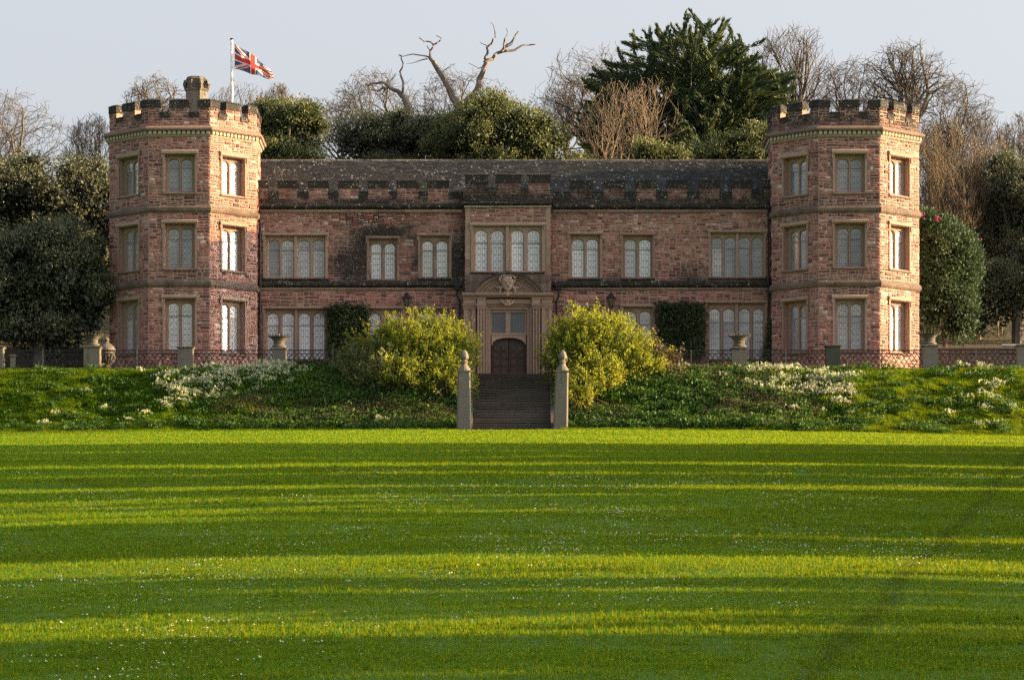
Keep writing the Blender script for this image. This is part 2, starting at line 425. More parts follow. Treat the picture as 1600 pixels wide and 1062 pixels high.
mb = MB(); mb.box(-3000, 3000, 207.8, 208.15, 18.5, 20.97); o = mb.build('retaining_wall_core', M['step'])
RETCORE = o

# ------------------------------------------------------------------ the house
random.seed(11)
HOUSE = empty('country_house', (-0.1, 203.5, ZT))
tag(HOUSE, 'wide red sandstone mansion with two octagonal battlemented towers and slate roof', 'mansion')

def Frame(P0, P1):
    P0 = Vector(P0); P1 = Vector(P1); u = (P1 - P0); L = u.length; u.normalize(); n = Vector((u.y, -u.x))
    def F(a, b, z): return (P0.x + u.x * a + n.x * b, P0.y + u.y * a + n.y * b, z)
    F.L = L; F.u = u; F.n = n; F.P0 = P0
    return F

ALLSTONES = []   # (size score, verts, tone, soot)
def stone(F, u0, u1, z0, z1, tone, soot, rnd, proud=0.03, jit=0.04):
    g = rnd.uniform(0.009, 0.02)
    u0 += g; u1 -= g; z0 += g; z1 -= g
    if u1 - u0 < 0.03 or z1 - z0 < 0.03: return
    w, h = u1 - u0, z1 - z0
    j = lambda s: rnd.uniform(-s, s)
    jj = min(jit, 0.14 * h); ju = min(jit, 0.12 * w)
    p = proud * rnd.uniform(0.5, 1.3)
    c = [(u0 + abs(j(ju)), z0 + abs(j(jj))), (u1 - abs(j(ju)), z0 + abs(j(jj))), (u1 - abs(j(ju)), z1 - abs(j(jj))), (u0 + abs(j(ju)), z1 - abs(j(jj)))]
    cu, cz = (u0 + u1) / 2, (z0 + z1) / 2
    b = min(0.02, 0.2 * h)
    vs = [F(a, -0.005, z) for a, z in c]
    for a, z in c:
        vs.append(F(a + (b if a < cu else -b), p + j(0.006), z + (b if z < cz else -b)))
    vs.append(F(cu + j(0.2 * w), p + rnd.uniform(0.0, 0.02), cz + j(0.15 * h)))
    fs = [(0, 1, 5, 4), (1, 2, 6, 5), (2, 3, 7, 6), (3, 0, 4, 7), (4, 5, 8), (5, 6, 8), (6, 7, 8), (7, 4, 8)]
    ALLSTONES.append((w * h, vs, fs, tone, soot))

def split(F, u0, u1, z0, z1, rnd, size, sootf, tonef, proud):
    w, h = u1 - u0, z1 - z0
    mh, mw = size
    if h > mh * rnd.uniform(0.75, 1.7) or w > mw * rnd.uniform(0.55, 1.7):
        if w / h > rnd.uniform(1.5, 3.4) and w > 0.2:
            c = u0 + w * rnd.uniform(0.28, 0.72)
            split(F, u0, c, z0, z1, rnd, size, sootf, tonef, proud); split(F, c, u1, z0, z1, rnd, size, sootf, tonef, proud); return
        if h > 0.15:
            c = z0 + h * rnd.uniform(0.32, 0.68)
            split(F, u0, u1, z0, c, rnd, size, sootf, tonef, proud); split(F, u0, u1, c, z1, rnd, size, sootf, tonef, proud); return
    x, y, _ = F((u0 + u1) / 2, 0, 0); z = (z0 + z1) / 2
    stone(F, u0, u1, z0, z1, tonef(x, y, z, rnd), sootf(x, z), rnd, proud)

def deftone(x, y, z, rnd):
    t = rnd.gauss(0.40, 0.29) + 0.25 * nz(x, z, 0.35, 8.8)
    if rnd.random() < 0.03: t = 1.0
    return max(0.0, min(0.9 if t < 1 else 1.0, t))
def nosoot(x, z): return 0.0

def rubble(F, z0, z1, holes=(), size=(0.21, 0.5), sootf=nosoot, tonef=deftone, seed=0, u0=0.0, u1=None, proud=0.03, mortar=None, band=1.25, reveal=0.3):
    """stones over a wall panel with openings, plus the mortar bed behind them"""
    rnd = random.Random(seed); u1 = F.L if u1 is None else u1
    zc = sorted(set([z0, z1] + [min(max(h[k], z0), z1) for h in holes for k in (2, 3)]))
    cells = []
    for a, b in zip(zc, zc[1:]):
        if b - a < 0.02: continue
        cur = u0
        for h in sorted([h for h in holes if h[2] < b - 0.001 and h[3] > a + 0.001]):
            if h[0] > cur: cells.append((cur, h[0], a, b))
            cur = max(cur, h[1])
        if cur < u1: cells.append((cur, u1, a, b))
    for a, b, c, d in cells:
        nb = max(1, round((d - c) / band)); zz = [c + (d - c) * i / nb + (rnd.uniform(-.09, .09) * band if 0 < i < nb else 0) for i in range(nb + 1)]
        for e, f in zip(zz, zz[1:]):
            x = a
            while x < b - 0.01:
                w = rnd.uniform(0.9, 2.4)
                nx_ = b if x + w > b - 0.4 else x + w
                split(F, x, nx_, e, f, rnd, size, sootf, tonef, proud); x = nx_
        if mortar is not None:
            X, _, _ = F((a + b) / 2, 0, 0)
            n1 = max(1, int((b - a) / 1.2)); n2 = max(1, int((d - c) / 1.0))
            for i in range(n1):
                for j in range(n2):
                    ua, ub = a + (b - a) * i / n1, a + (b - a) * (i + 1) / n1; za, zb = c + (d - c) * j / n2, c + (d - c) * (j + 1) / n2
                    pts = [(ua, za), (ub, za), (ub, zb), (ua, zb)]
                    bi = len(mortar.v)
                    for uu, zz_ in pts:
                        xx = F(uu, 0, zz_); mortar.v.append(xx); mortar.t.append(0.5); mortar.s.append(sootf(xx[0], zz_))
                    mortar.f.append((bi, bi + 1, bi + 2, bi + 3)); mortar.m.append(0)
    if mortar is not None:
        for h in holes:
            a, b, c, d = h[:4]
            for q in ([F(a, 0, c), F(a, -reveal, c), F(a, -reveal, d), F(a, 0, d)], [F(b, 0, d), F(b, -reveal, d), F(b, -reveal, c), F(b, 0, c)],
                      [F(a, 0, d), F(a, -reveal, d), F(b, -reveal, d), F(b, 0, d)], [F(a, 0, c), F(b, 0, c), F(b, -reveal, c), F(a, -reveal, c)],
                      [F(a, -reveal, c), F(b, -reveal, c), F(b, -reveal, d), F(a, -reveal, d)]):
                mortar.add(q, [(0, 1, 2, 3)])

def archf(t):
    t = min(1.0, abs(t)); return 0.86 * (1 - t ** 2.6) ** 0.6 + 0.14 * (1 - t)

def sweep(mb, F, u0, u1, prof, **k):
    """moulding of profile [(n, z)] (going outward over the top) from u0 to u1"""
    n = len(prof)
    vs = [F(u0, p[0], p[1]) for p in prof] + [F(u1, p[0], p[1]) for p in prof]
    fs = [(i, i + 1, n + i + 1, n + i) for i in range(n - 1)] + [tuple(reversed(range(n))), tuple(range(n, 2 * n))]
    fs = [tuple(reversed(f)) for f in fs]
    mb.add(vs, fs, **k)

WIN_RND = random.Random(5)
def window(F, uo0, uo1, z0, z1, lights, ztop, zbot, hood, pane='pane_white', depth=0.2, king=None, sill_soot=0.0, bar=0.27, soot=0.0, lattice=True, hoodh=0.15, sidew=0.12, transoms=(), name='window', rise=0.2):
    """mullioned window set in an opening (uo0..uo1, z0..z1); lights are (u0, u1) spans"""
    w = MB(); w.dt = WIN_RND.uniform(0.3, 0.7); w.ds = soot
    # surround: raised jamb strips and hood above
    if hood:
        w.fbox(F, uo0 - sidew, uo0, -0.02, 0.045, z0 - 0.02, z1, t=w.dt)
        w.fbox(F, uo1, uo1 + sidew, -0.02, 0.045, z0 - 0.02, z1, t=w.dt)
        sweep(w, F, uo0 - sidew - 0.05, uo1 + sidew + 0.05, [(-0.01, z1), (0.07, z1 + 0.01), (0.13, z1 + 0.05), (0.13, z1 + hoodh * 0.7), (0.05, z1 + hoodh), (-0.01, z1 + hoodh)], t=min(1, w.dt + 0.25))
        for s_ in (uo0 - sidew - 0.05, uo1 + sidew - 0.04):
            w.fbox(F, s_, s_ + 0.09, 0.04, 0.09, z1 - 0.22, z1 + 0.012, t=w.dt)
    n0 = -depth; n1 = -depth - 0.16
    zs = ztop - rise
    # cells between mullion centres
    cuts = [uo0]
    for a, b in zip(lights, lights[1:]): cuts.append((a[1] + b[0]) / 2)
    cuts.append(uo1)
    SEG = 12
    for i, (a, b) in enumerate(lights):
        c0, c1 = cuts[i], cuts[i + 1]
        # jamb/mullion halves
        for q0, q1, side in ((c0, a, -1), (b, c1, 1)):
            ch = min(0.05, (q1 - q0) * 0.5)
            if side < 0: poly = [(q0, n0), (q1 - ch, n0), (q1, n0 - 0.07), (q1, n1), (q0, n1)]
            else: poly = [(q0, n0 - 0.07), (q0 + ch, n0), (q1, n0), (q1, n1), (q0, n1)]
            n = len(poly)
            vs = [F(u, d, z0) for u, d in poly] + [F(u, d, zs) for u, d in poly]
            w.add(vs, [(j, (j + 1) % n, n + (j + 1) % n, n + j) for j in range(n)])
        # head with arched opening: front face, arch soffit
        fr = []; bk = []; fr2 = []
        for j in range(SEG + 1):
            tt = -1 + 2 * j / SEG; u = (a + b) / 2 + tt * (b - a) / 2; z = zs + rise * archf(tt)
            uo = (a + b) / 2 + tt * ((b - a) / 2 + 0.04); zo = zs + (rise + 0.05) * archf(tt) + (0.03 * max(0, 1 - abs(tt) * 4))
            fr2.append((uo, zo)); fr.append((u, z))
        for j in range(SEG):
            (ua, za), (ub, zb) = fr2[j], fr2[j + 1]
            w.add([F(ua, n0, za), F(ub, n0, zb), F(ub, n0, z1), F(ua, n0, z1)], [(0, 1, 2, 3)])
            w.add([F(ua, n0, za), F(ub, n0, zb), F(fr[j + 1][0], n0 - 0.07, fr[j + 1][1]), F(fr[j][0], n0 - 0.07, fr[j][1])], [(3, 2, 1, 0)])
            w.add([F(fr[j][0], n0 - 0.07, fr[j][1]), F(fr[j + 1][0], n0 - 0.07, fr[j + 1][1]), F(fr[j + 1][0], n1, fr[j + 1][1]), F(fr[j][0], n1, fr[j][1])], [(3, 2, 1, 0)])
        w.add([F(c0, n0, zs), F(fr2[0][0], n0, zs), F(fr2[0][0], n0, z1), F(c0, n0, z1)], [(0, 1, 2, 3)])
        w.add([F(fr2[-1][0], n0, zs), F(c1, n0, zs), F(c1, n0, z1), F(fr2[-1][0], n0, z1)], [(0, 1, 2, 3)])
    if king is not None:
        w.fbox(F, king - 0.07, king + 0.07, n0 - 0.02, n0 + 0.13, z0, z1 - 0.01, t=min(1, w.dt + 0.15))
    # inner bottom rail
    w.fbox(F, uo0, uo1, n1, n0 + 0.02, z0 - 0.01, zbot, t=w.dt)
    wo_ = w.build(name, M['ashlar'], HOUSE)
    sl = MB(); sl.ds = sill_soot; sl.dt = 0.4
    sweep(sl, F, uo0 - sidew, uo1 + sidew, [(-0.2, z0 - 0.14), (0.05, z0 - 0.14), (0.10, z0 - 0.10), (0.10, z0 - 0.05), (-0.2, z0 - 0.012)])
    sl.build('sill', M['moss'], wo_)
    plist = pane if isinstance(pane, (list, tuple)) else [pane] * len(lights)
    for i, (a, b) in enumerate(lights):
        mat = M[plist[i]]
        zt = zs + rise; zb_ = zbot + (zt - zbot) * (1 - bar)
        npn = n1 + 0.06
        # each sheet hangs slightly out of plumb
        def tilt(): return WIN_RND.uniform(-0.012, 0.012)
        p = MB(); t1, t2 = tilt(), tilt()
        p.hexa([F(a - .01, npn + t1, zbot - .01), F(b + .01, npn - t1, zbot - .01), F(b + .01, npn - t1 - .012, zbot - .01), F(a - .01, npn + t1 - .012, zbot - .01),
                F(a - .01, npn + t1 + t2, zb_ - 0.015), F(b + .01, npn - t1 + t2, zb_ - 0.015), F(b + .01, npn - t1 + t2 - .012, zb_ - 0.015), F(a - .01, npn + t1 + t2 - .012, zb_ - 0.015)])
        p.build('pane', mat, wo_)
        p = MB(); t1 = tilt()
        ring = [(a - .01, zb_ + 0.015), (b + .01, zb_ + 0.015)] + [((a + b) / 2 + tt * ((b - a) / 2 + .01), zs + 0.01 + rise * archf(tt)) for tt in (1, .8, .55, .3, 0, -.3, -.55, -.8, -1)]
        n = len(ring)
        p.add([F(u, npn + t1 * (1 if u > (a + b) / 2 else -1), z) for u, z in ring] + [F(u, npn - 0.015, z) for u, z in ring], [tuple(range(n)), tuple(reversed(range(n, 2 * n)))])
        p.build('pane', mat, wo_)
        g = MB()
        nn = npn + 0.018
        g.fbox(F, a, b, nn - 0.01, nn + 0.02, zb_ - 0.022, zb_ + 0.022)
        bars = g.build('glazing_bar', M['lead'], wo_)
        if lattice:
            g = MB(); ncol = max(3, round((b - a) / 0.115)); pw = (b - a) / ncol; ph = pw * 1.45; hw = 0.0085
            z = zbot; row = 0
            while z < zt - 0.02:
                zn = min(z + ph, zt)
                for c in range(ncol + 1):
                    # long hexagon pattern: short straight run, then a zigzag
                    ua = a + c * pw + (0.22 * pw if row % 2 == 0 else -0.22 * pw) * (1 if c % 2 == 0 else -1)
                    ub = a + c * pw + (-0.22 * pw if row % 2 == 0 else 0.22 * pw) * (1 if c % 2 == 0 else -1)
                    um = (ua + ub) / 2
                    if um < a or um > b: continue
                    tt = (um - (a + b) / 2) / ((b - a) / 2)
                    if zn > zs + rise * archf(tt): continue
                    g.add([F(max(a, min(b, ua - hw)), nn, z), F(max(a, min(b, ua + hw)), nn, z), F(max(a, min(b, ub + hw)), nn, zn), F(max(a, min(b, ub - hw)), nn, zn)], [(0, 1, 2, 3)])
                tt = 0.5
                if row % 2 == 1 and z < zs:
                    g.add([F(a, nn, z - hw * .8), F(b, nn, z - hw * .8), F(b, nn, z + hw * .8), F(a, nn, z + hw * .8)], [(0, 1, 2, 3)])
                z = zn; row += 1
            g.build('lead_lattice', M['lead'], wo_)
    return wo_

# --- towers
S8 = 3.2; AP = S8 / 2 * (1 + math.sqrt(2))
def oct_pts(cx, cy, ap):
    r = ap / math.cos(math.pi / 8)
    return [(cx + r * math.cos(R(-112.5 + 45 * i)), cy + r * math.sin(R(-112.5 + 45 * i))) for i in range(8)]   # 0->1 is the front face
def oct_ring(mb, cx, cy, prof, **k):
    rings = [[(x, y, z) for x, y in oct_pts(cx, cy, ap)] for ap, z in prof]
    mb.loft(rings, **k)
zz = lambda py: (1150 - py) / 30.0
def tower_soot(side):
    def f(x, z):
        s = 0.0
        if side > 0: s = 0.42 * max(0, min(1, (z - 31.3) / 1.2)) + 0.1
        else: s = 0.26 * max(0, min(1, (z - 31.3) / 1.2))
        for zb in (27.25, 23.4):
            if 0 < z - zb - 0.3 < 0.5: s += 0.22
            if 0 < zb - z < 0.35: s += 0.12
        return s + 0.1 * max(0, nz(x, z, 0.4, 12.0))
    return f
TCY = 203.86
TOWERS = ((-17.33, -1), (17.57, 1))
for cx, side in TOWERS:
    pts = oct_pts(cx, TCY, AP)
    mort = MB(); sf = tower_soot(side)
    sh = 3 if side < 0 else -2
    for i in range(8):
        F = Frame(pts[i], pts[(i + 1) % 8])
        holes = []
        if i in (7, 0, 1):
            c = S8 / 2 + (0.03 if i == 0 else 0.0)
            if side < 0:
                specs = [(zz(300.5), zz(241.5), zz(248), zz(298), 'top'), (zz(419), zz(349.5), zz(356.7), zz(417), 'mid'), (zz(549), zz(466.5), zz(473), zz(545), 'low')]
            else:
                specs = [(zz(300.5), zz(241), zz(248), zz(298), 'top'), (zz(417), zz(349), zz(356), zz(415), 'mid'), (zz(547), zz(467), zz(474), zz(544), 'low')]
            for (z0, z1, zt, zb, fl) in specs:
                holes.append((c - 0.78, c + 0.78, z0, z1))
                L = [(c - 0.60, c - 0.075), (c + 0.075, c + 0.60)]
                if i == 0:
                    pane = {('top', -1): 'pane_grey', ('mid', -1): 'pane_grey', ('low', -1): 'pane_white', ('top', 1): 'pane_grey', ('mid', 1): 'pane_grey', ('low', 1): 'pane_mid'}[(fl, side)]
                elif i == 7: pane = 'pane_mid' if side < 0 else 'pane_grey'
                else: pane = 'pane_white' if side < 0 else 'pane_mid'  # east faces get paler panes: reflected sky painted into their colour
                wo_ = window(F, c - 0.78, c + 0.78, z0, z1, L, zt, zb, True, pane=pane, depth=0.28, rise=0.17, hoodh=0.22 if fl != 'top' else 0.26)
                wo_['label'] = '%s tower window, %s storey, %s face' % ('clean red' if side < 0 else 'sunlit', {'top': 'top', 'mid': 'middle', 'low': 'ground'}[fl], {7: 'west', 0: 'front', 1: 'east'}[i])
                del wo_['label']
        if i in (7, 0, 1):
            rubble(F, ZT - 0.3, zz(213), holes, size=(0.185, 0.45), sootf=sf, seed=100 + i * 7 + (side > 0) * 50, mortar=mort, reveal=0.52)
            rubble(F, zz(203), zz(184), (), size=(0.24, 0.55), sootf=sf, seed=300 + i + (side > 0) * 9, mortar=mort)
        else:
            rubble(F, ZT - 0.3, zz(184), (), size=(0.5, 1.2), sootf=sf, seed=400 + i, mortar=mort) if i in (2, 6) else mort.add([F(0, 0, ZT - 0.3), F(F.L, 0, ZT - 0.3), F(F.L, 0, zz(184)), F(0, 0, zz(184))], [(0, 1, 2, 3)])
    mort.build('tower_wall', M['mortar'], HOUSE)
    # string courses, cornice, dentils
    for zt_, zb_ in ((zz(322), zz(332)), (zz(438), zz(448))):
        m_ = MB(); m_.dt = 0.5; m_.ds = 0.3
        oct_ring(m_, cx, TCY, [(AP - 0.1, zb_ - .02), (AP + 0.06, zb_), (AP + 0.13, zb_ + 0.1), (AP + 0.15, zt_ - 0.1), (AP + 0.03, zt_ + 0.04), (AP - 0.1, zt_ + .05)])
        m_.build('string_course', M['moss'], HOUSE)
    m_ = MB(); m_.dt = 0.5
    zc0 = zz(214)
    oct_ring(m_, cx, TCY, [(AP - 0.1, zc0 - .04), (AP + 0.05, zc0), (AP + 0.10, zc0 + 0.07), (AP + 0.10, zc0 + 0.13), (AP + 0.07, zc0 + 0.14), (AP + 0.07, zz(205)), (AP - 0.1, zz(205))])
    m_.build('cornice', M['pale'], HOUSE)
    m_ = MB(); m_.dt = 0.2; m_.ds = 0.12
    oct_ring(m_, cx, TCY, [(AP - 0.1, zz(205) - .002), (AP + 0.27, zz(205) + .002), (AP + 0.32, zz(203)), (AP + 0.31, zz(201)), (AP + 0.05, zz(196.5)), (AP - 0.2, zz(196))])
    m_.build('cornice_slab', M['moss'] if side > 0 else M['ashlar'], HOUSE)
    d_ = MB(); d_.dt = 0.7
    for i in (6, 7, 0, 1, 2):
        pp = oct_pts(cx, TCY, AP + 0.07); F = Frame(pp[i], pp[(i + 1) % 8]); n = 13
        for q in range(n):
            u = F.L * (q + 0.5) / n
            d_.fbox(F, u - 0.075, u + 0.075, -0.01, 0.13, zz(210.5), zz(205) - 0.004)
    d_.build('dentil_course', M['pale'], HOUSE, kind='stuff')
    # parapet: inner skin + merlons
    m_ = MB()
    outer = oct_pts(cx, TCY, AP - 0.003); inner = oct_pts(cx, TCY, AP - 0.42)
    for i in range(8):
        j = (i + 1) % 8
        m_.hexa([(*inner[i], zz(206)), (*inner[j], zz(206)), (*outer[j], zz(206)), (*outer[i], zz(206)), (*inner[i], zz(184)), (*inner[j], zz(184)), (*outer[j], zz(184)), (*outer[i], zz(184))])
    m_.prism(oct_pts(cx, TCY, AP - 0.4), zz(205), zz(202))
    m_.build('parapet_wall', M['mortar'], HOUSE)
    SM = 0.42 if side < 0 else 0.5
    for i in range(8):
        # embrasure coping (dark) in the two gaps of the face
        F = Frame(oct_pts(cx, TCY, AP)[i], oct_pts(cx, TCY, AP)[(i + 1) % 8])
        zcop = zz(184); ztopc = zz(176)
        for a, b in ((0.57, 1.12), (2.08, 2.63)):
            e = MB(); e.ds = 0.35 + SM * 0.3; e.dt = 0.3
            e.fbox(F, a + .003, b - .003, -0.40, 0.04, zcop + .002, ztopc)
            e.add([F(a, 0.05, ztopc - .03), F(b, 0.05, ztopc - .03), F(b, -0.18, ztopc + 0.07), F(a, -0.18, ztopc + 0.07), F(a, -0.44, ztopc - .01), F(b, -0.44, ztopc - .01)], [(0, 1, 2, 3), (3, 2, 5, 4)])
            e.build('embrasure_coping', M['dark'], HOUSE)
        # middle merlon
        zb_, zc_, zt_ = zz(184), zz(167.5), zz(154)
        me_ = MB(); me_.dt = 0.35
        me_.fbox(F, 1.12, 2.08, -0.40, -0.004, zb_, zc_, t=0.5)
        n0 = len(ALLSTONES); rubble(F, zb_, zc_, (), size=(0.25, 0.5), seed=700 + i, sootf=sf, u0=1.12, u1=2.08)
        for (_, vs, fs, t, so) in ALLSTONES[n0:]: me_.add(vs, fs, t=t, so=so, m=1)
        del ALLSTONES[n0:]
        mo = me_.build('merlon', [M['mortar'], M['stone']], HOUSE)
        cp = MB(); cp.dt = 0.4; cp.ds = SM
        cp.hexa([F(1.07, 0.06, zc_ + .003), F(2.13, 0.06, zc_ + .003), F(2.13, -.45, zc_ + .003), F(1.07, -.45, zc_ + .003), F(1.07, 0.045, zt_ - .1), F(2.13, 0.045, zt_ - .1), F(2.13, -.43, zt_ - .1), F(1.07, -.43, zt_ - .1)])
        cp.hexa([F(1.05, 0.09, zt_ - .1), F(2.15, 0.09, zt_ - .1), F(2.15, -.48, zt_ - .1), F(1.05, -.48, zt_ - .1), F(1.14, -.1, zt_), F(2.06, -.1, zt_), F(2.06, -.3, zt_), F(1.14, -.3, zt_)])
        cp.build('merlon_coping', M['dark'], mo)
        # corner merlon between face i-1 and i : bent prism
        G = Frame(oct_pts(cx, TCY, AP)[(i - 1) % 8], oct_pts(cx, TCY, AP)[i])
        def bent(off, inn, ext, za, zb2, mbx, off2=None, ext2=None, **k):
            c0 = oct_pts(cx, TCY, AP + off)[i]; ci = oct_pts(cx, TCY, AP - inn)[i]
            l0 = G(G.L - 0.57 - ext, off, 0)[:2]; li = G(G.L - 0.57 - ext, -inn, 0)[:2]
            r0 = F(0.57 + ext, off, 0)[:2]; ri = F(0.57 + ext, -inn, 0)[:2]
            if off2 is None: mbx.prism([l0, c0, r0, ri, ci, li], za, zb2, **k)
            else:
                c1 = oct_pts(cx, TCY, AP + off2)[i]; cj = oct_pts(cx, TCY, AP - 0.3)[i]
                l1 = G(G.L - 0.57 - ext2, off2, 0)[:2]; lj = G(G.L - 0.57 - ext2, -0.3, 0)[:2]; r1 = F(0.57 + ext2, off2, 0)[:2]; rj = F(0.57 + ext2, -0.3, 0)[:2]
                mbx.loft([[(*q, za) for q in (l0, c0, r0, ri, ci, li)], [(*q, zb2) for q in (l1, c1, r1, rj, cj, lj)]], **k)
        me_ = MB(); bent(-0.004, 0.40, 0, zb_, zc_, me_, t=0.5)
        n0 = len(ALLSTONES)
        rubble(G, zb_, zc_, (), size=(0.25, 0.4), seed=720 + i, sootf=sf, u0=G.L - 0.57, u1=G.L); rubble(F, zb_, zc_, (), size=(0.25, 0.4), seed=730 + i, sootf=sf, u0=0, u1=0.57)
        for (_, vs, fs, t, so) in ALLSTONES[n0:]: me_.add(vs, fs, t=t, so=so, m=1)
        del ALLSTONES[n0:]
        mo = me_.build('merlon', [M['mortar'], M['stone']], HOUSE)
        cp = MB(); cp.dt = 0.4; cp.ds = SM
        bent(0.06, 0.45, 0.05, zc_ + .003, zt_ - 0.1, cp); bent(0.09, 0.48, 0.07, zt_ - .1, zt_, cp, off2=-0.1, ext2=-0.02)
        cp.build('merlon_coping', M['dark'], mo)

# chimney turret on the west tower
cxm, cym = X_(307, 206), 206.0
zq = lambda py: Z_(py, 206)
m_ = MB(); m_.dt = 0.6; m_.ds = 0.12
m_.lathe(cxm, cym, [(0.60, zq(205)), (0.60, zq(143)), (0.66, zq(143) + .02), (0.68, zq(140)), (0.56, zq(139)), (0.56, zq(126.5)), (0.60, zq(125.5)), (0.50, zq(121))], n=8, a0=R(22.5))
mo = m_.build('chimney', M['pier'], HOUSE)
m_ = MB(); m_.dt = 0.5; m_.ds = 0.2
for i in range(8):
    a = R(22.5 + 45 * i)
    for f, rr in ((0.64, 0.075),):
        m_.tube([(cxm + f * math.cos(a), cym + f * math.sin(a), zq(141)), (cxm + (f + .03) * math.cos(a), cym + (f + .03) * math.sin(a), zq(133)), (cxm + (f - .02) * math.cos(a), cym + (f - .02) * math.sin(a), zq(127))], [0.06, 0.11, 0.07], n=5)
m_.build('corbel_ring', M['pier'], mo)

# --- main range
YM = 203.2
zm = lambda py: Z_(py, YM)
xm = lambda px: X_(px, YM)
XL, XR = -13.4, 13.66
YBAY = 202.65; BX0, BX1 = X_(727, YBAY), X_(860, YBAY)
zb = lambda py: Z_(py, YBAY)
def main_soot(x, z):
    s = 0.0
    n = nz(x, z, 0.45, 6.1)
    px, py = x * 29.53 + 800, 1150 - z * 29.53
    def bump(c, w, v): return math.exp(-((v - c) / w) ** 2)
    s += 0.95 * math.exp(-((px - 560) / 38) ** 2 - ((py - 405) / 30) ** 2)
    s += 0.75 * math.exp(-((px - 690) / 48) ** 2 - ((py - 400) / 26) ** 2)
    s += 0.6 * math.exp(-((px - 610) / 45) ** 2 - ((py - 362) / 14) ** 2)
    s += 0.35 * math.exp(-((px - 1060) / 40) ** 2 - ((py - 420) / 12) ** 2)
    s += 0.4 * math.exp(-((px - 720) / 12) ** 2 - ((py - 370) / 50) ** 2)
    s += 0.22 * math.exp(-((px - 875) / 14) ** 2 - ((py - 380) / 40) ** 2)
    if 420 < py < 440: s += 0.32 * (py - 420) / 20
    if py < 328: s += 0.30 + 0.25 * max(0, min(1, (py - 300) / 20.0)) + 0.12 * n
    return max(0, s + 0.22 * n if s > 0.1 else s + 0.1 * max(0, n))
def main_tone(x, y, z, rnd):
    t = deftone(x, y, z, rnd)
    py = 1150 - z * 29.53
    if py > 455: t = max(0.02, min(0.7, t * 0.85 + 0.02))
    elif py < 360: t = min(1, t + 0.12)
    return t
mort = MB()
HM = []   # holes of the main wall, in px
Fm = Frame((XL, YM), (XR, YM))
def uof(px): return xm(px) - XL
def mwin(o0, o1, top, bot, lights, atop, abot, **k):
    HM.append((uof(o0), uof(o1), zm(bot), zm(top)))
    return window(Fm, uof(o0), uof(o1), zm(bot), zm(top), [(uof(a), uof(b)) for a, b in lights], zm(atop), zm(abot), True, **k)
kg = dict(depth=0.16, sill_soot=0.55)
mwin(414.7, 508.5, 368.6, 434, [(419.5, 436), (440.5, 458), (466, 483.5), (489, 506)], 375, 432, king=uof(462), pane=['pane_grey', 'pane_mid', 'pane_mid', 'pane_mid'], soot=0.05, rise=0.2, **kg)
mwin(576.5, 620.5, 373.5, 437, [(580, 595.5), (601, 616.5)], 380, 435, soot=0.25, **kg)
mwin(656.6, 702, 369, 434, [(660, 676), (682, 698.5)], 376.5, 432, soot=0.22, **kg)
mwin(891.5, 937.6, 367, 434, [(894, 912), (916.7, 934)], 373.5, 432, soot=0.1, **kg)
mwin(973.6, 1019.8, 368, 434, [(976.8, 993.4), (999, 1016.4)], 374, 432, soot=0.1, **kg)
mwin(1110.5, 1193, 364, 433, [(1113, 1128), (1132.5, 1148.5), (1155, 1171.5), (1175.5, 1191)], 370.5, 431, king=uof(1152), pane=['pane_mid', 'pane_grey', 'pane_grey', 'pane_grey'], soot=0.05, **kg)
kl = dict(depth=0.16, sill_soot=0.2, soot=0.0)
mwin(414.5, 510.5, 483, 562, [(418, 435), (441, 458.5), (467, 484), (489.5, 506.5)], 489, 560, king=uof(462.5), **kl)
mwin(574, 627, 483, 562, [(578, 594), (604, 621)], 489, 560, **kl)
mwin(655, 702, 483, 562, [(659, 675), (681, 698)], 489, 560, **kl)
mwin(884, 934, 480, 562, [(888, 906), (912, 930)], 487, 560, pane='pane_mid', **kl)
mwin(974, 1019.5, 480, 562, [(977.5, 994), (1000, 1016)], 486, 560, pane='pane_mid', **kl)
mwin(1105.5, 1194.5, 474, 562, [(1109, 1125), (1130.5, 1147.5), (1155, 1171.5), (1177, 1192)], 482, 560, king=uof(1151), pane='pane_mid', **kl)
BH = (BX0 - 0.03 - XL, BX1 + 0.03 - XL, ZT - 0.3, zm(310))
wall_holes = HM + [BH]
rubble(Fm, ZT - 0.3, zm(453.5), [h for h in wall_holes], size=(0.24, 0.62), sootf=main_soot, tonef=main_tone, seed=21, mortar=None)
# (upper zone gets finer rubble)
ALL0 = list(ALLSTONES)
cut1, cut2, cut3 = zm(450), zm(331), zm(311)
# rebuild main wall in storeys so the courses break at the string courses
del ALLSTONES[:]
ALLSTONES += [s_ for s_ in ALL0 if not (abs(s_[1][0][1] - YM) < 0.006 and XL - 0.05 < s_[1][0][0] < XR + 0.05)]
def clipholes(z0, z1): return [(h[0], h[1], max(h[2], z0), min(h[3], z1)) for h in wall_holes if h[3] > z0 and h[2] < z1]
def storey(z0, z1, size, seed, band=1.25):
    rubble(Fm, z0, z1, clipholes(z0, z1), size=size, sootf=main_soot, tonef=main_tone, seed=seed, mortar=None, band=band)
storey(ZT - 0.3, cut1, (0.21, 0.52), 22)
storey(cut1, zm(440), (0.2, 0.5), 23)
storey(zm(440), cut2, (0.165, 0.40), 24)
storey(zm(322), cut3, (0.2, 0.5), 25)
# mortar bed with openings
rubbish = len(ALLSTONES)
rubble(Fm, ZT - 0.3, zm(311), wall_holes, size=(3, 3), sootf=main_soot, seed=1, mortar=mort, reveal=0.4)
del ALLSTONES[rubbish:]
mort.build('front_wall', M['mortar'], HOUSE)

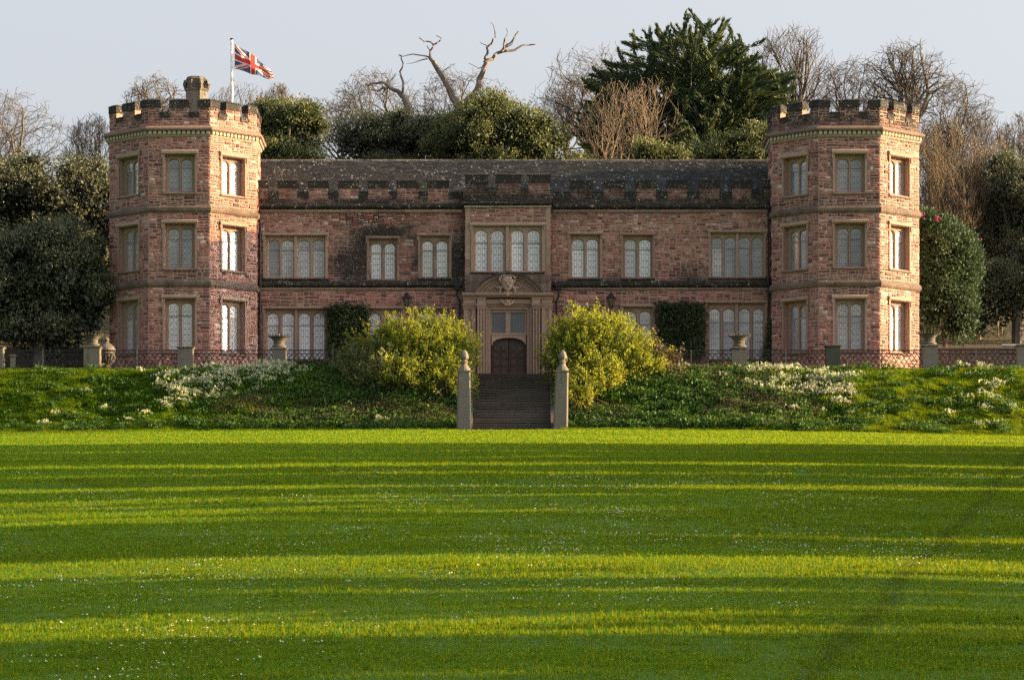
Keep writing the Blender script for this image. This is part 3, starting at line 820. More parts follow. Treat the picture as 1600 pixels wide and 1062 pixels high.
def string(F, u0, u1, ztop, zbot, name, mat, soot=0.4, out=0.16, t=0.4):
    m_ = MB(); m_.dt = t; m_.ds = soot
    h = ztop - zbot
    n = max(1, int((u1 - u0) / 1.4))
    for i in range(n):
        a = u0 + (u1 - u0) * i / n; b = u0 + (u1 - u0) * (i + 1) / n - 0.008
        sweep(m_, F, a, b, [(-0.01, zbot), (out * 0.55, zbot + 0.02), (out, zbot + h * 0.3), (out, zbot + h * 0.62), (out * 0.3, ztop), (-0.01, ztop + .01)], t=t + random.uniform(-.3, .3), so=max(0, soot + random.uniform(-.1, .1)))
    return m_.build(name, mat, HOUSE)
for (a, b) in ((0.02, BX0 - XL - 0.14), (BX1 - XL + 0.14, Fm.L - 0.05)):
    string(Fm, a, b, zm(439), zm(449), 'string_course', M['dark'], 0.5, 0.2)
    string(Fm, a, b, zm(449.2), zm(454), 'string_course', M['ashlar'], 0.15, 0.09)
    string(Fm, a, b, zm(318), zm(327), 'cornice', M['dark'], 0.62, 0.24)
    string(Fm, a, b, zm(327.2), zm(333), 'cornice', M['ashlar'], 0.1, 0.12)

# merlons of the main parapet
def merlon(F, u0, u1, zb_, zc_, zt_, seed, soot, th=0.34, parent=HOUSE):
    me_ = MB(); me_.dt = 0.4
    me_.fbox(F, u0, u1, -th, -0.004, zb_, zc_, t=0.5, so=soot * .8)
    n0 = len(ALLSTONES); rubble(F, zb_, zc_, (), size=(0.17, 0.4), seed=seed, sootf=lambda x, z: soot, tonef=main_tone, u0=u0, u1=u1)
    for (_, vs, fs, t, so) in ALLSTONES[n0:]: me_.add(vs, fs, t=t, so=so, m=1)
    del ALLSTONES[n0:]
    mo = me_.build('merlon', [M['mortar'], M['stone']], parent)
    cp = MB(); cp.dt = 0.5; cp.ds = 0.45
    cp.fbox(F, u0 - .04, u1 + .04, -th - .05, 0.05, zc_ + .003, zt_ - 0.06)
    cp.hexa([F(u0 - .07, 0.09, zt_ - .06), F(u1 + .07, 0.09, zt_ - .06), F(u1 + .07, -th - .08, zt_ - .06), F(u0 - .07, -th - .08, zt_ - .06),
             F(u0 - .04, 0.0, zt_), F(u1 + .04, 0.0, zt_), F(u1 + .04, -th + .02, zt_), F(u0 - .04, -th + .02, zt_)])
    cp.build('merlon_coping', M['dark'], mo)
def embr(F, u0, u1, z0, z1, th=0.34):
    e = MB(); e.ds = 0.6; e.dt = 0.3
    e.fbox(F, u0 + .004, u1 - .004, -th, 0.03, z0 + .002, z1 - 0.05)
    e.hexa([F(u0, 0.06, z1 - .05), F(u1, 0.06, z1 - .05), F(u1, -th - .05, z1 - .05), F(u0, -th - .05, z1 - .05), F(u0, -0.02, z1 + .02), F(u1, -0.02, z1 + .02), F(u1, -th + .05, z1 + .02), F(u0, -th + .05, z1 + .02)])
    e.build('embrasure_coping', M['dark'], HOUSE)
def battlement(F, spans, ub, ue, pb, pe, pc, pt, zf, soots, seed):
    cur = ub
    for i, (a, b) in enumerate(spans):
        if a - cur > 0.1: embr(F, cur, a, zf(pb), zf(pe))
        merlon(F, a, b, zf(pb), zf(pc), zf(pt), seed + i, soots[i % len(soots)])
        cur = b
    if ue - cur > 0.1: embr(F, cur, ue, zf(pb), zf(pe))
Lsp = [(404, 418), (435, 465), (482, 512.5), (529, 560), (575.5, 607.5), (621, 654), (668.5, 701)]
Rsp = [(891.5, 925), (943, 975), (994, 1025), (1043, 1074), (1093, 1124), (1144, 1174), (1194, 1206)]
battlement(Fm, [(uof(a), uof(b)) for a, b in Lsp], uof(404), uof(724), 311, 299, 294, 281, zm, [0.34, 0.3, 0.12, 0.2, 0.28, 0.24, 0.2], 810)
battlement(Fm, [(uof(a), uof(b)) for a, b in Rsp], uof(864), uof(1206), 311, 299, 294, 281, zm, [0.42, 0.38, 0.34, 0.34, 0.36, 0.42, 0.38], 850)
m_ = MB(); m_.ds = 0.3; m_.box(XL, XR, YM + 0.003, YM + 0.34, zm(330), zm(311.2)); m_.build('parapet_wall', M['mortar'], HOUSE)

# --- central bay above the portal
FB = Frame((BX0, YBAY), (BX1, YBAY)); ub = lambda px: X_(px, YBAY) - BX0
mort = MB()
bhole = (ub(740), ub(847), zb(424), zb(353.5))
bs = lambda x, z: (0.55 if z > zb(322) else 0.0) + (0.35 if z < zb(428) else 0)
PZ = zb(465)
rubble(FB, zb(322), zb(303), (), size=(0.17, 0.42), sootf=lambda x, z: 0.5, seed=51)
mort.dt = .5; mort.add([FB(0, 0, zb(322)), FB(FB.L, 0, zb(322)), FB(FB.L, 0, zb(303)), FB(0, 0, zb(303))], [(0, 1, 2, 3)], so=.5)
rubble(FB, zb(347), zb(322), (), size=(0.17, 0.5), sootf=lambda x, z: 0.02, seed=52, u0=ub(735), u1=ub(853))
n0 = len(ALLSTONES)
rubble(FB, PZ, zb(322), [bhole], size=(3, 3), seed=1, mortar=mort, reveal=0.45); del ALLSTONES[n0:]
for P, Q in (((BX0, YM + 0.02), (BX0, YBAY)), ((BX1, YBAY), (BX1, YM + 0.02))):
    G = Frame(P, Q); mort.add([G(0, 0, PZ), G(G.L, 0, PZ), G(G.L, 0, zb(303)), G(0, 0, zb(303))], [(0, 1, 2, 3)])
    rubble(G, PZ, zb(303), (), size=(0.2, 0.4), sootf=lambda x, z: 0.2, seed=61)
mort.build('bay_wall', M['mortar'], HOUSE)
# dressed blocks framing the bay window
rb = random.Random(3)
m_ = MB()
def ashlar(mb, F, u0, u1, z0, z1, n, soot=0.0, out=0.02):
    z = z0; 
    while z < z1 - 0.05:
        h = min(rb.uniform(0.3, 0.5), z1 - z)
        if z1 - z - h < 0.15: h = z1 - z
        nn = 1 if (u1 - u0) < 0.75 else rb.choice([1, 2, 2, 3]); x = u0
        for i in range(nn):
            x2 = u1 if i == nn - 1 else x + (u1 - u0) / nn * rb.uniform(0.8, 1.2)
            mb.fbox(F, x + .004, x2 - .004, -0.02, out + rb.uniform(0, .006), z + .004, z + h - .004, t=rb.uniform(0.1, 0.8), so=soot + rb.uniform(0, .1))
            x = x2
        z += h
ashlar(m_, FB, 0, ub(735), zb(428), zb(322), 1); ashlar(m_, FB, ub(853), FB.L, zb(428), zb(322), 1)
ashlar(m_, FB, 0, FB.L, PZ, zb(429), 2, soot=0.25)
m_.build('dressed_quoin', M['ashlar'], HOUSE)
window(FB, ub(740), ub(847), zb(424), zb(353.5), [(ub(743.4), ub(761)), (ub(768), ub(786)), (ub(799.5), ub(817.5)), (ub(825), ub(843))], zb(359.7), zb(423), True, depth=0.12, king=ub(792.7), sill_soot=0.5, hoodh=0.19, sidew=0.14, soot=0.03, rise=0.22, bar=0.31)
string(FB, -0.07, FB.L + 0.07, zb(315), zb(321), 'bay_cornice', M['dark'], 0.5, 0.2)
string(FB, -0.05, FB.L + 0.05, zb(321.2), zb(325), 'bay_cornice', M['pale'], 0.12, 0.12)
battlement(FB, [(ub(728), ub(761.5)), (ub(775), ub(813)), (ub(825.6), ub(859))], 0.0, FB.L, 302.5, 292.5, 286, 271.5, zb, [0.5, 0.35, 0.35], 880)
m_ = MB(); m_.box(BX0 + .003, BX1 - .003, YBAY + 0.006, YBAY + 0.34, zb(325), zb(302.7)); m_.box(BX0 + .01, BX1 - .01, YBAY + 0.34, YM + 1.0, zb(325), zb(318)); m_.build('parapet_wall', M['mortar'], HOUSE)

# --- body behind and roof
m_ = MB(); m_.box(XL, XR, YM + 0.6, 213.5, ZT - 0.3, zm(322)); m_.build('rear_block', M['mortar'], HOUSE)
RY0, RZ0, RY1, RZ1 = YM + 0.75, zm(322) + 0.15, 208.6, Z_(251, 208.6)
m_ = MB(); m_.dt = 0.3
m_.add([(XL - 1.5, RY0, RZ0), (XR + 1.0, RY0, RZ0), (XR + 1.0, RY1, RZ1 - .02), (XL - 1.5, RY1, RZ1 - .02), (XR + 1.0, 213.4, RZ0), (XL - 1.5, 213.4, RZ0)], [(0, 1, 2, 3), (3, 2, 4, 5), (0, 3, 5), (1, 4, 2), (0, 5, 4, 1)])
roof = m_.build('roof', M['slate'], HOUSE)
rs = random.Random(8)
sv = []; sfc = []; stn = []
slope = math.hypot(RY1 - RY0, RZ1 - RZ0); dy, dz = (RY1 - RY0) / slope, (RZ1 - RZ0) / slope
rows = 34; rh = slope / rows
for r in range(rows):
    x = XL - 1.5 - rs.uniform(0, .3); 
    while x < XR + 1.0:
        w = rs.uniform(0.22, 0.36); s0 = r * rh + rs.uniform(-.012, .012); s1 = s0 + rh * 1.25
        lift = 0.035 + rs.uniform(0, .012)
        b = len(sv)
        for uu, ss, ll in ((x + .006, s0, 0.0), (x + w - .006, s0, 0.0), (x + .006, s0, lift), (x + w - .006, s0, lift), (x + w - .006, s1, 0.008), (x + .006, s1, 0.008)):
            sv.append((uu, RY0 + ss * dy - ll * dz, RZ0 + ss * dz + ll * dy + 0.004))
        t = min(1, max(0, rs.gauss(0.45, 0.25))); stn += [t] * 6
        sfc += [(b, b + 1, b + 3, b + 2), (b + 2, b + 3, b + 4, b + 5)]
        x += w
np_mesh('slate', sv, sfc, M['slate'], roof, tone=stn, kind='stuff')
m_ = MB(); x = XL - 1.5
while x < XR + 1.0:
    m_.hexa([(x, RY1 - .16, RZ1 - .10), (x + .44, RY1 - .16, RZ1 - .10), (x + .44, RY1 + .16, RZ1 - .10), (x, RY1 + .16, RZ1 - .10), (x, RY1 - .05, RZ1 + .06), (x + .44, RY1 - .05, RZ1 + .06), (x + .44, RY1 + .05, RZ1 + .06), (x, RY1 + .05, RZ1 + .06)], t=rs.uniform(0.4, 1), so=rs.uniform(0, .35)); x += 0.452
m_.build('ridge_tiles', M['pier'], roof)

# --- portal
YP = 201.9; zp = lambda py: Z_(py, YP); xp = lambda px: X_(px, YP)
FP = Frame((xp(720), YP), (xp(866), YP)); up = lambda px: xp(px) - xp(720)
PORT = MB(); PORT.dt = 0.4
# back mass with door recess
PORT.fbox(FP, up(741), up(757), -0.75, -0.25, ZT - .2, zp(470)); PORT.fbox(FP, up(832), up(848), -0.75, -0.25, ZT - .2, zp(470))
PORT.fbox(FP, up(741), up(848), -0.75, -0.25, zp(470), zp(462))
PORT.build('portal_wall', M['ashlar'], HOUSE)
def moulded_pier(u0, u1, n0, n1, z0, z1, name, grooves=3, t=0.5, soot=0.05):
    m_ = MB(); m_.dt = t; m_.ds = soot
    h = z1 - z0
    m_.fbox(FP, u0 - .04, u1 + .04, n0, n1 + .05, z0, z0 + 0.32); m_.fbox(FP, u0 - .02, u1 + .02, n0, n1 + .03, z0 + .32, z0 + .40)
    zz0, zz1 = z0 + .40, z1 - .26
    poly = [(u0, n0)]
    g = (u1 - u0) / (grooves * 2 + 1)
    for i in range(grooves * 2 + 1):
        a, b = u0 + g * i, u0 + g * (i + 1); d = n1 if i % 2 == 0 else n1 - 0.05
        poly += [(a + (.006 if i % 2 else 0), d), (b - (.006 if i % 2 else 0), d)]
    poly.append((u1, n0)); n = len(poly)
    m_.add([FP(u, q, zz0) for u, q in poly] + [FP(u, q, zz1) for u, q in poly], [(i, (i + 1) % n, n + (i + 1) % n, n + i) for i in range(n)])
    for a, b, o_ in ((0, .06, .03), (.06, .10, .0), (.10, .18, .04), (.18, .26, .075)):
        m_.fbox(FP, u0 - o_, u1 + o_, n0, n1 + o_, zz1 + a + .001, zz1 + b)
    return m_.build(name, M['ashlar'], HOUSE)
moulded_pier(up(724.5), up(743), -0.75, -0.05, ZT - .05, zp(474.8), 'pilaster', 1, 0.45, 0.1)
moulded_pier(up(746), up(757.5), -0.75, 0.02, ZT - .05, zp(474.8), 'pilaster', 2, 0.65, 0.0)
moulded_pier(up(832.5), up(844), -0.75, 0.02, ZT - .05, zp(474.8), 'pilaster', 2, 0.35, 0.1)
moulded_pier(up(846.5), up(862.5), -0.75, -0.05, ZT - .05, zp(474.8), 'pilaster', 1, 0.55, 0.05)
# inner architrave
m_ = MB(); m_.dt = 0.5
for a, b in ((758.5, 762), (828, 831.5)): m_.fbox(FP, up(a), up(b), -0.75, -0.12, ZT - .05, zp(478))
for a, b in ((762.2, 766.5), (823.5, 827.8)): m_.fbox(FP, up(a), up(b), -0.75, -0.2, ZT - .05, zp(483))
m_.fbox(FP, up(758.5), up(831.5), -0.75, -0.12, zp(478) + .002, zp(474.8)); m_.fbox(FP, up(762.2), up(827.8), -0.75, -0.2, zp(483) + .002, zp(478))
m_.fbox(FP, up(766.5), up(823.5), -0.75, -0.3, zp(487.5), zp(483))
m_.fbox(FP, up(766.7), up(823.3), -0.75, -0.27, zp(523), zp(519))
m_.build('architrave', M['ashlar'], HOUSE)
# fanlight
fl = MB(); fl.dt = 0.6
fl.fbox(FP, up(790), up(797.5), -0.6, -0.31, zp(519) + .002, zp(487.5) - .002); fl.fbox(FP, up(766.7), up(768.3), -0.6, -0.33, zp(519) + .002, zp(487.5) - .002); fl.fbox(FP, up(820), up(823.3), -0.6, -0.33, zp(519) + .002, zp(487.5) - .002)
fo = fl.build('fanlight', M['ashlar'], HOUSE)
for a, b in ((768.4, 789.8), (797.6, 819.8)):
    p = MB(); p.fbox(FP, up(a), up(b), -0.5, -0.48, zp(519) + .002, zp(487.5) - .002); p.build('pane', M['pane_dark'], fo)
    g = MB()
    for i in range(1, 5):
        u = up(a) + (up(b) - up(a)) * i / 5; g.fbox(FP, u - .006, u + .006, -0.479, -0.465, zp(519) + .01, zp(487.5) - .01)
    for i in range(1, 7):
        z = zp(519) + (zp(487.5) - zp(519)) * i / 7; g.fbox(FP, up(a) + .01, up(b) - .01, -0.464, -0.455, z - .006, z + .006)
    for u in (up(a), up(b) - .025): g.fbox(FP, u + .001, u + .024, -0.479, -0.44, zp(519) + .005, zp(487.5) - .005)
    g.build('lead_lattice', M['lead'], fo)
# door arch spandrel
da0, da1 = up(768), up(821.5); dzs, drise = zp(538), zp(526.5) - zp(538)
m_ = MB(); m_.dt = 0.75
pts = [((da0 + da1) / 2 + t * (da1 - da0) / 2, dzs + drise * (1 - abs(t) ** 2.3) ** 0.55) for t in [-1 + j / 10 for j in range(21)]]
for (ua, za), (ub_, zb_) in zip(pts, pts[1:]):
    m_.add([FP(ua, -.3, za), FP(ub_, -.3, zb_), FP(ub_, -.3, zp(523) - .001), FP(ua, -.3, zp(523) - .001)], [(0, 1, 2, 3)])
    m_.add([FP(ua, -.3, za), FP(ua, -.6, za), FP(ub_, -.6, zb_), FP(ub_, -.3, zb_)], [(0, 1, 2, 3)])
m_.build('door_arch', M['ashlar'], HOUSE)
# arched double door
dm = MB(); dm.dt = 0.4
dm.fbox(FP, up(767), up(822.5), -0.66, -0.60, ZT - .1, zp(524)); door = dm.build('front_door', M['door'], HOUSE)
mid = (da0 + da1) / 2; zd0 = ZT - 0.02
def arch_at(u):
    t = min(1, abs((u - mid) / ((da1 - da0) / 2))); return dzs + drise * (1 - t ** 2.3) ** 0.55
for sgn in (-1, 1):
    lf = MB()
    a, b = (da0 + .01, mid - .02) if sgn < 0 else (mid + .02, da1 - .01)
    N = 8; us = [a + (b - a) * i / N for i in range(N + 1)]
    for p_, q_ in zip(us, us[1:]):
        lf.add([FP(p_, -.57, zd0), FP(q_, -.57, zd0), FP(q_, -.57, arch_at(q_) + .01), FP(p_, -.57, arch_at(p_) + .01)], [(0, 1, 2, 3)])
    lf.add([FP(mid, -.57, zd0), FP(mid, -.62, zd0), FP(mid, -.62, zp(527)), FP(mid, -.57, zp(527))], [(0, 1, 2, 3)])
    lo_ = lf.build('door_leaf', M['door'], door)
    pm = MB()
    w = b - a
    for (z0, z1) in ((zp(583), zp(573.5)), (zp(571), zp(560)), (zp(557), zp(549)), (zp(546.5), zp(538))):
        for k_ in range(2):
            p0 = a + w * (0.08 + 0.46 * k_); p1 = a + w * (0.46 + 0.46 * k_)
            pm.hexa([FP(p0, -.568, z0), FP(p1, -.568, z0), FP(p1, -.568, z1), FP(p0, -.568, z1), FP(p0 + .03, -.53, z0 + .03), FP(p1 - .03, -.53, z0 + .03), FP(p1 - .03, -.53, z1 - .03), FP(p0 + .03, -.53, z1 - .03)])
    pm.fbox(FP, a, b, -.568, -.535, zp(559.2), zp(557.6)); pm.fbox(FP, a, b, -.568, -.535, zp(548.6), zp(546.9))
    pm.build('door_panel', M['door'], door)
hm = MB(); hm.lathe(FP(mid - .09, -.5, 0)[0], FP(0, -.5, 0)[1], [(0.02, zp(560)), (0.04, zp(559.5)), (0.035, zp(558.5)), (0.01, zp(558))], n=8); hm.build('handle', M['iron'], door)
# entablature and segmental pediment
m_ = MB(); m_.dt = 0.5; m_.ds = 0.05
for a, b, o_ in ((724, 744, 0.05), (745.5, 758.5, 0.1), (831.5, 844.5, 0.1), (846, 863, 0.05)):
    m_.fbox(FP, up(a), up(b), -0.75, o_, zp(474.6), zp(467.5), t=rb.uniform(.3, .7)); m_.fbox(FP, up(a) - .03, up(b) + .03, -0.75, o_ + .05, zp(467.3), zp(465.3), t=0.6)
m_.fbox(FP, up(758.7), up(831.3), -0.75, -0.02, zp(474.6), zp(467.5), t=.45)
m_.build('entablature', M['ashlar'], HOUSE)
m_ = MB(); m_.dt = 0.55
sweep(m_, FP, up(722), up(865), [(-0.75, zp(465)), (0.10, zp(465)), (0.18, zp(463)), (0.26, zp(461.5)), (0.28, zp(458.8)), (0.2, zp(457.6)), (-0.75, zp(457.4))], so=0.08)
m_.build('portal_cornice', M['ashlar'], HOUSE)
# tympanum + curved cornice
ac = (up(741), up(847)); am = sum(ac) / 2; hw_ = (ac[1] - ac[0]) / 2; ah = zp(427) - zp(457.4)
def arc(t, off=0.0):
    r = (hw_ ** 2 + ah ** 2) / (2 * ah); th = math.asin(min(1, hw_ / r)); a = t * th
    return am + (r + off) * math.sin(a), zp(427) - r + (r + off) * math.cos(a)
m_ = MB(); m_.dt = 0.45; N = 24
for i in range(N):
    (ua, za), (ub_, zb_) = arc(-1 + 2 * i / N, -.12), arc(-1 + 2 * (i + 1) / N, -.12)
    m_.add([FP(ua, 0.0, zp(457.4)), FP(ub_, 0.0, zp(457.4)), FP(ub_, 0.0, max(zb_, zp(457.4))), FP(ua, 0.0, max(za, zp(457.4)))], [(0, 1, 2, 3)])
m_.build('tympanum', M['ashlar'], HOUSE)
for nm, o0, o1, q0, q1, mat, so in (('pediment_arch', -0.16, -0.05, -0.7, 0.16, 'ashlar', 0.1), ('pediment_arch', -0.05, 0.06, -0.7, 0.30, 'dark', 0.25), ('pediment_arch', -0.30, -0.24, -0.02, 0.07, 'ashlar', 0.0)):
    m_ = MB(); m_.dt = 0.5; m_.ds = so
    rings = []
    for i in range(N + 1):
        t = -1 + 2 * i / N; (u1_, z1_), (u2_, z2_) = arc(t, o0), arc(t, o1)
        rings.append([FP(u1_, q0, z1_), FP(u1_, q1, z1_), FP(u2_, q1, z2_), FP(u2_, q0, z2_)])
    m_.loft(rings); m_.build(nm, M[mat], HOUSE)
# radial gadroons in the tympanum
m_ = MB(); m_.dt = 0.55
for i in range(25):
    t = -0.86 + 1.72 * i / 24
    if abs(t) < 0.22: continue
    (u1_, z1_), (u2_, z2_) = arc(t, -.34), arc(t, -.70)
    if z2_ < zp(456.5): z2_ = zp(456.5)
    m_.tube([FP(u1_, .0, z1_), FP((u1_ + u2_) / 2, .04, (z1_ + z2_) / 2), FP(u2_, .0, z2_)], [.045, .05, .03], n=5)
m_.build('carved_gadroon', M['ashlar'], HOUSE, kind='stuff')
# cartouche with shield
def blob(mb, F, u, n, z, ru, rn, rz, seg=10, **k):
    rings = []
    for j in range(1, 6):
        ph = -math.pi / 2 + math.pi * j / 6
        rings.append([F(u + ru * math.cos(ph) * math.cos(2 * math.pi * i / seg), n - rn * math.cos(ph) * math.sin(2 * math.pi * i / seg), z + rz * math.sin(ph)) for i in range(seg)])
    mb.loft(rings, **k)
cu_ = up(793)
sh = MB(); sh.dt = 0.75
outl = [(-.22, .38), (0, .42), (.22, .38), (.30, .2), (.27, -.05), (.2, -.25), (0, -.42), (-.2, -.25), (-.27, -.05), (-.30, .2)]
cz_ = zp(444.5)
sh.loft([[FP(cu_ + a * 1.0, 0.02, cz_ + b) for a, b in outl], [FP(cu_ + a * 1.0, .22, cz_ + b) for a, b in outl], [FP(cu_ + a * .75, .29, cz_ + b * .8) for a, b in outl]])
so_ = sh.build('shield', M['ashlar'], HOUSE)
sc = MB(); sc.dt = 0.85
for s_ in (-1, 1):
    pts = [FP(cu_ + s_ * (.33 + .08 * math.sin(j * 1.1)), .16, cz_ + .42 - .11 * j) for j in range(9)]
    sc.tube(pts, [.06, .08, .07, .05, .05, .06, .07, .06, .04], n=6)
    sc.tube([FP(cu_ + s_ * (.40 + .05 * j), .14, cz_ - .1 - .09 * j + .02 * j * j) for j in range(5)], [.06, .06, .05, .04, .03], n=5)
sc.tube([FP(cu_ + .36 * math.sin(R(a)), .2, cz_ + .38 + .1 * math.cos(R(a))) for a in range(-80, 81, 20)], .065, n=5)
sc.tube([FP(cu_ - .16, .31, cz_ + .2), FP(cu_ - .02, .33, cz_ + .05), FP(cu_ + .12, .31, cz_ - .18)], [.03, .045, .03], n=5)
blob(sc, FP, cu_ + .06, .31, cz_ + .12, .07, .05, .08); blob(sc, FP, cu_ - .08, .3, cz_ - .12, .07, .05, .07)
blob(sc, FP, cu_, .2, cz_ - .52, .17, .1, .12); blob(sc, FP, cu_ - .14, .16, cz_ - .47, .09, .07, .09); blob(sc, FP, cu_ + .14, .16, cz_ - .47, .09, .07, .09)
sc.build('scrollwork', M['ashlar'], so_)
sc = MB(); sc.dt = 0.3; sc.ds = .4
blob(sc, FP, cu_, .16, zp(427.5), .2, .14, .14); blob(sc, FP, cu_ - .25, .1, zp(429), .14, .12, .1); blob(sc, FP, cu_ + .25, .1, zp(429), .14, .12, .1)
sc.build('keystone_carving', M['dark'], HOUSE)
sc = MB(); sc.dt = 0.75; cz2 = zp(471.5)
for s_ in (-1, 1):
    sc.tube([FP(cu_ + s_ * .1 * j, .02 + .03 * math.sin(j), cz2 - .14 + .028 * j * j / 1.6) for j in range(5)], [.09, .09, .07, .06, .03], n=6)
    sc.tube([FP(cu_ + s_ * (.08 + .09 * j), .03, cz2 + .06 - .01 * j) for j in range(4)], [.06, .05, .05, .03], n=5)
blob(sc, FP, cu_, .05, cz2, .13, .08, .12); blob(sc, FP, cu_, .05, cz2 - .15, .2, .07, .08)
sc.build('carved_swag', M['ashlar'], HOUSE)
# cast gutters and downpipes beside the portal
for px, s_ in ((714.5, -1), (873, 1)):
    m_ = MB(); xx = X_(px, 202.9)
    m_.tube([(xx, 202.98, Z_(446, 202.9)), (xx + .02 * s_, 202.98, Z_(462, 202.9)), (xx - s_ * .12, 202.98, Z_(470, 202.9)), (xx - s_ * .12, 202.98, ZT)], .055, n=8)
    m_.box(xx - .22, xx + .22, 202.8, 203.12, Z_(447, 202.9), Z_(442.5, 202.9)); m_.box(xx - .14, xx + .14, 202.85, 203.1, Z_(452, 202.9), Z_(447, 202.9) - .003)
    m_.build('drainpipe', M['iron'], HOUSE)
for px in (406.5, 1200.5):
    m_ = MB(); xx = X_(px, 203.1); m_.tube([(xx, 203.08, zm(327)), (xx, 203.08, zm(452)), (xx + .02, 203.06, ZT)], .05, n=8)
    m_.build('drainpipe', M['iron'], HOUSE)

# --- stones: the 300 largest singly, the rest joined
ALLSTONES.sort(key=lambda s_: -s_[0])
vis = [s_ for s_ in ALLSTONES if s_[0] < 0.5 and min(v[1] for v in s_[1]) < 203.7]
big = vis[:300]; bigset = set(map(id, big))
for (a, vs, fs, t, so) in big:
    q = MB(); q.add(vs, fs, t=t, so=so); q.build('stone', M['stone'], HOUSE)
q = MB()
for s_ in ALLSTONES:
    if id(s_) not in bigset: q.add(s_[1], s_[2], t=s_[3], so=s_[4])
q.build('stone', M['stone'], HOUSE, kind='stuff')
print('stones', len(ALLSTONES))

# ------------------------------------------------------------------ flagpole and flag
fx, fy = X_(362, 204), 204.0; zf = lambda py: Z_(py, 204)
POLE = empty('flagpole', (fx, fy, zz(203)))
tag(POLE, 'tall white flagpole standing on the tower roof, dark finial on top', 'flagpole')
m_ = MB(); m_.tube([(fx, fy, zz(203)), (fx, fy, zf(62.5))], [0.085, 0.055], n=12); m_.build('pole', M['white'], POLE, smooth=True)
m_ = MB(); m_.lathe(fx, fy, [(0.03, zf(62.7)), (.10, zf(62)), (.11, zf(61)), (.05, zf(59.8))], n=10); m_.build('finial', M['iron'], POLE)
m_ = MB(); m_.tube([(fx + .1, fy - .05, zf(66)), (fx + .12, fy - .08, zf(110)), (fx + .1, fy - .05, zf(158))], 0.008, n=4); m_.build('halyard', M['whitecloth'], POLE)
def flagcol(u, v):
    # u 0..1 along the fly (2:1), v 0..1 upward; returns 0 blue 1 white 2 red
    x, y = u * 60, v * 30
    if abs(x - 30) < 3 or abs(y - 15) < 3: return 2
    if abs(x - 30) < 5 or abs(y - 15) < 5: return 1
    d1 = (y - x / 2) * 0.894; d2 = (y - 30 + x / 2) * 0.894
    # saltires, red counterchanged
    if x < 30:
        if y < 15 and -2.0 < d1 < 0: return 2
        if y > 15 and 0 > -d2 > -2.0 and False: return 2
    if (x < 30) == (y < 15) and ((x < 30 and -2 < d1 < 0) or (x > 30 and 0 < d1 < 2)): return 2
    if (x < 30) != (y < 15) and ((x < 30 and -2 < d2 < 0) or (x > 30 and 0 < d2 < 2)): return 2
    if abs(d1) < 3 or abs(d2) < 3: return 1
    return 0
NU, NV = 112, 60
m_ = MB(); V = []
for j in range(NV + 1):
    v = j / NV
    for i in range(NU + 1):
        u = i / NU
        # hoist edge is upright; the fly droops and is blown back in folds
        px = 366.5 + 57 * u + 5.5 * u * (0.5 - abs(v - 0.35)) + 1.2 * math.sin(7 * u + 3 * v) * u
        top = 68 + 39 * u ** 1.08 + 1.3 * math.sin(u * 9); bot = 109 + 14.5 * u ** 1.25 - 1.6 * math.sin(u * 8 + .6)
        py = bot + (top - bot) * v
        y = fy + 0.35 * math.sin(u * 8.5 + v * 1.8) * (0.25 + u) + 0.22 * math.sin(u * 17 - v * 3.0) * u + 0.35 * u
        V.append((X_(px, 204), y, zf(py)))
fs = []; mi = []
for j in range(NV):
    for i in range(NU):
        a = j * (NU + 1) + i; fs.append((a, a + 1, a + NU + 2, a + NU + 1)); mi.append({0: 0, 1: 1, 2: 2}[flagcol((i + .5) / NU, (j + .5) / NV)])
fo = np_mesh('flag', V, fs, [M['bluecloth'], M['whitecloth'], M['redcloth']], midx=mi)
tag(fo, 'red, white and blue Union flag flying in folds from the white pole', 'flag')

# ------------------------------------------------------------------ stairs and gate piers
ST = empty('stone_stairs', (XS, YB, lawn_z(0, YB)))
tag(ST, 'broad flight of dark stone steps climbing the bank to the arched door', 'staircase')
nst = 21; z0s = lawn_z(0, YB) - 0.02; rise_ = (18.69 - z0s) / nst; run = 0.385; ys = YB + 0.25
rs = random.Random(4)
for i in range(nst):
    m_ = MB(); wid = SW - 0.12
    yy = ys + run * i; zt_ = z0s + rise_ * (i + 1)
    cuts = [-wid] + sorted(rs.uniform(-wid * .7, wid * .7) for _ in range(2)) + [wid]
    for a, b in zip(cuts, cuts[1:]):
        dz_ = rs.uniform(-.008, .008); t = rs.uniform(0, .6); j = rs.uniform(-.012, .012)
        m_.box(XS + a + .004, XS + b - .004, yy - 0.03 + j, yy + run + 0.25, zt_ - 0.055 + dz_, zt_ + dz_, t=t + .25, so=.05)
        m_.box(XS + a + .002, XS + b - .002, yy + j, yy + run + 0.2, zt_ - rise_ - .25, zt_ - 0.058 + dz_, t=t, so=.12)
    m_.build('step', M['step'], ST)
m_ = MB(); m_.dt = 0.8; m_.box(XS - 1.93, XS + 1.78, ys + run * nst, YP - 0.3, 18.45, 18.70); m_.box(XS - 2.6, XS + 2.6, YT + 1.4, YP - 0.3, 18.3, 18.66, so=.2)
m_.box(XS - 2.2, XS + 2.2, YP - 0.3, YM - 0.2, 18.3, 18.7)
m_.build('landing', M['pier'], ST)
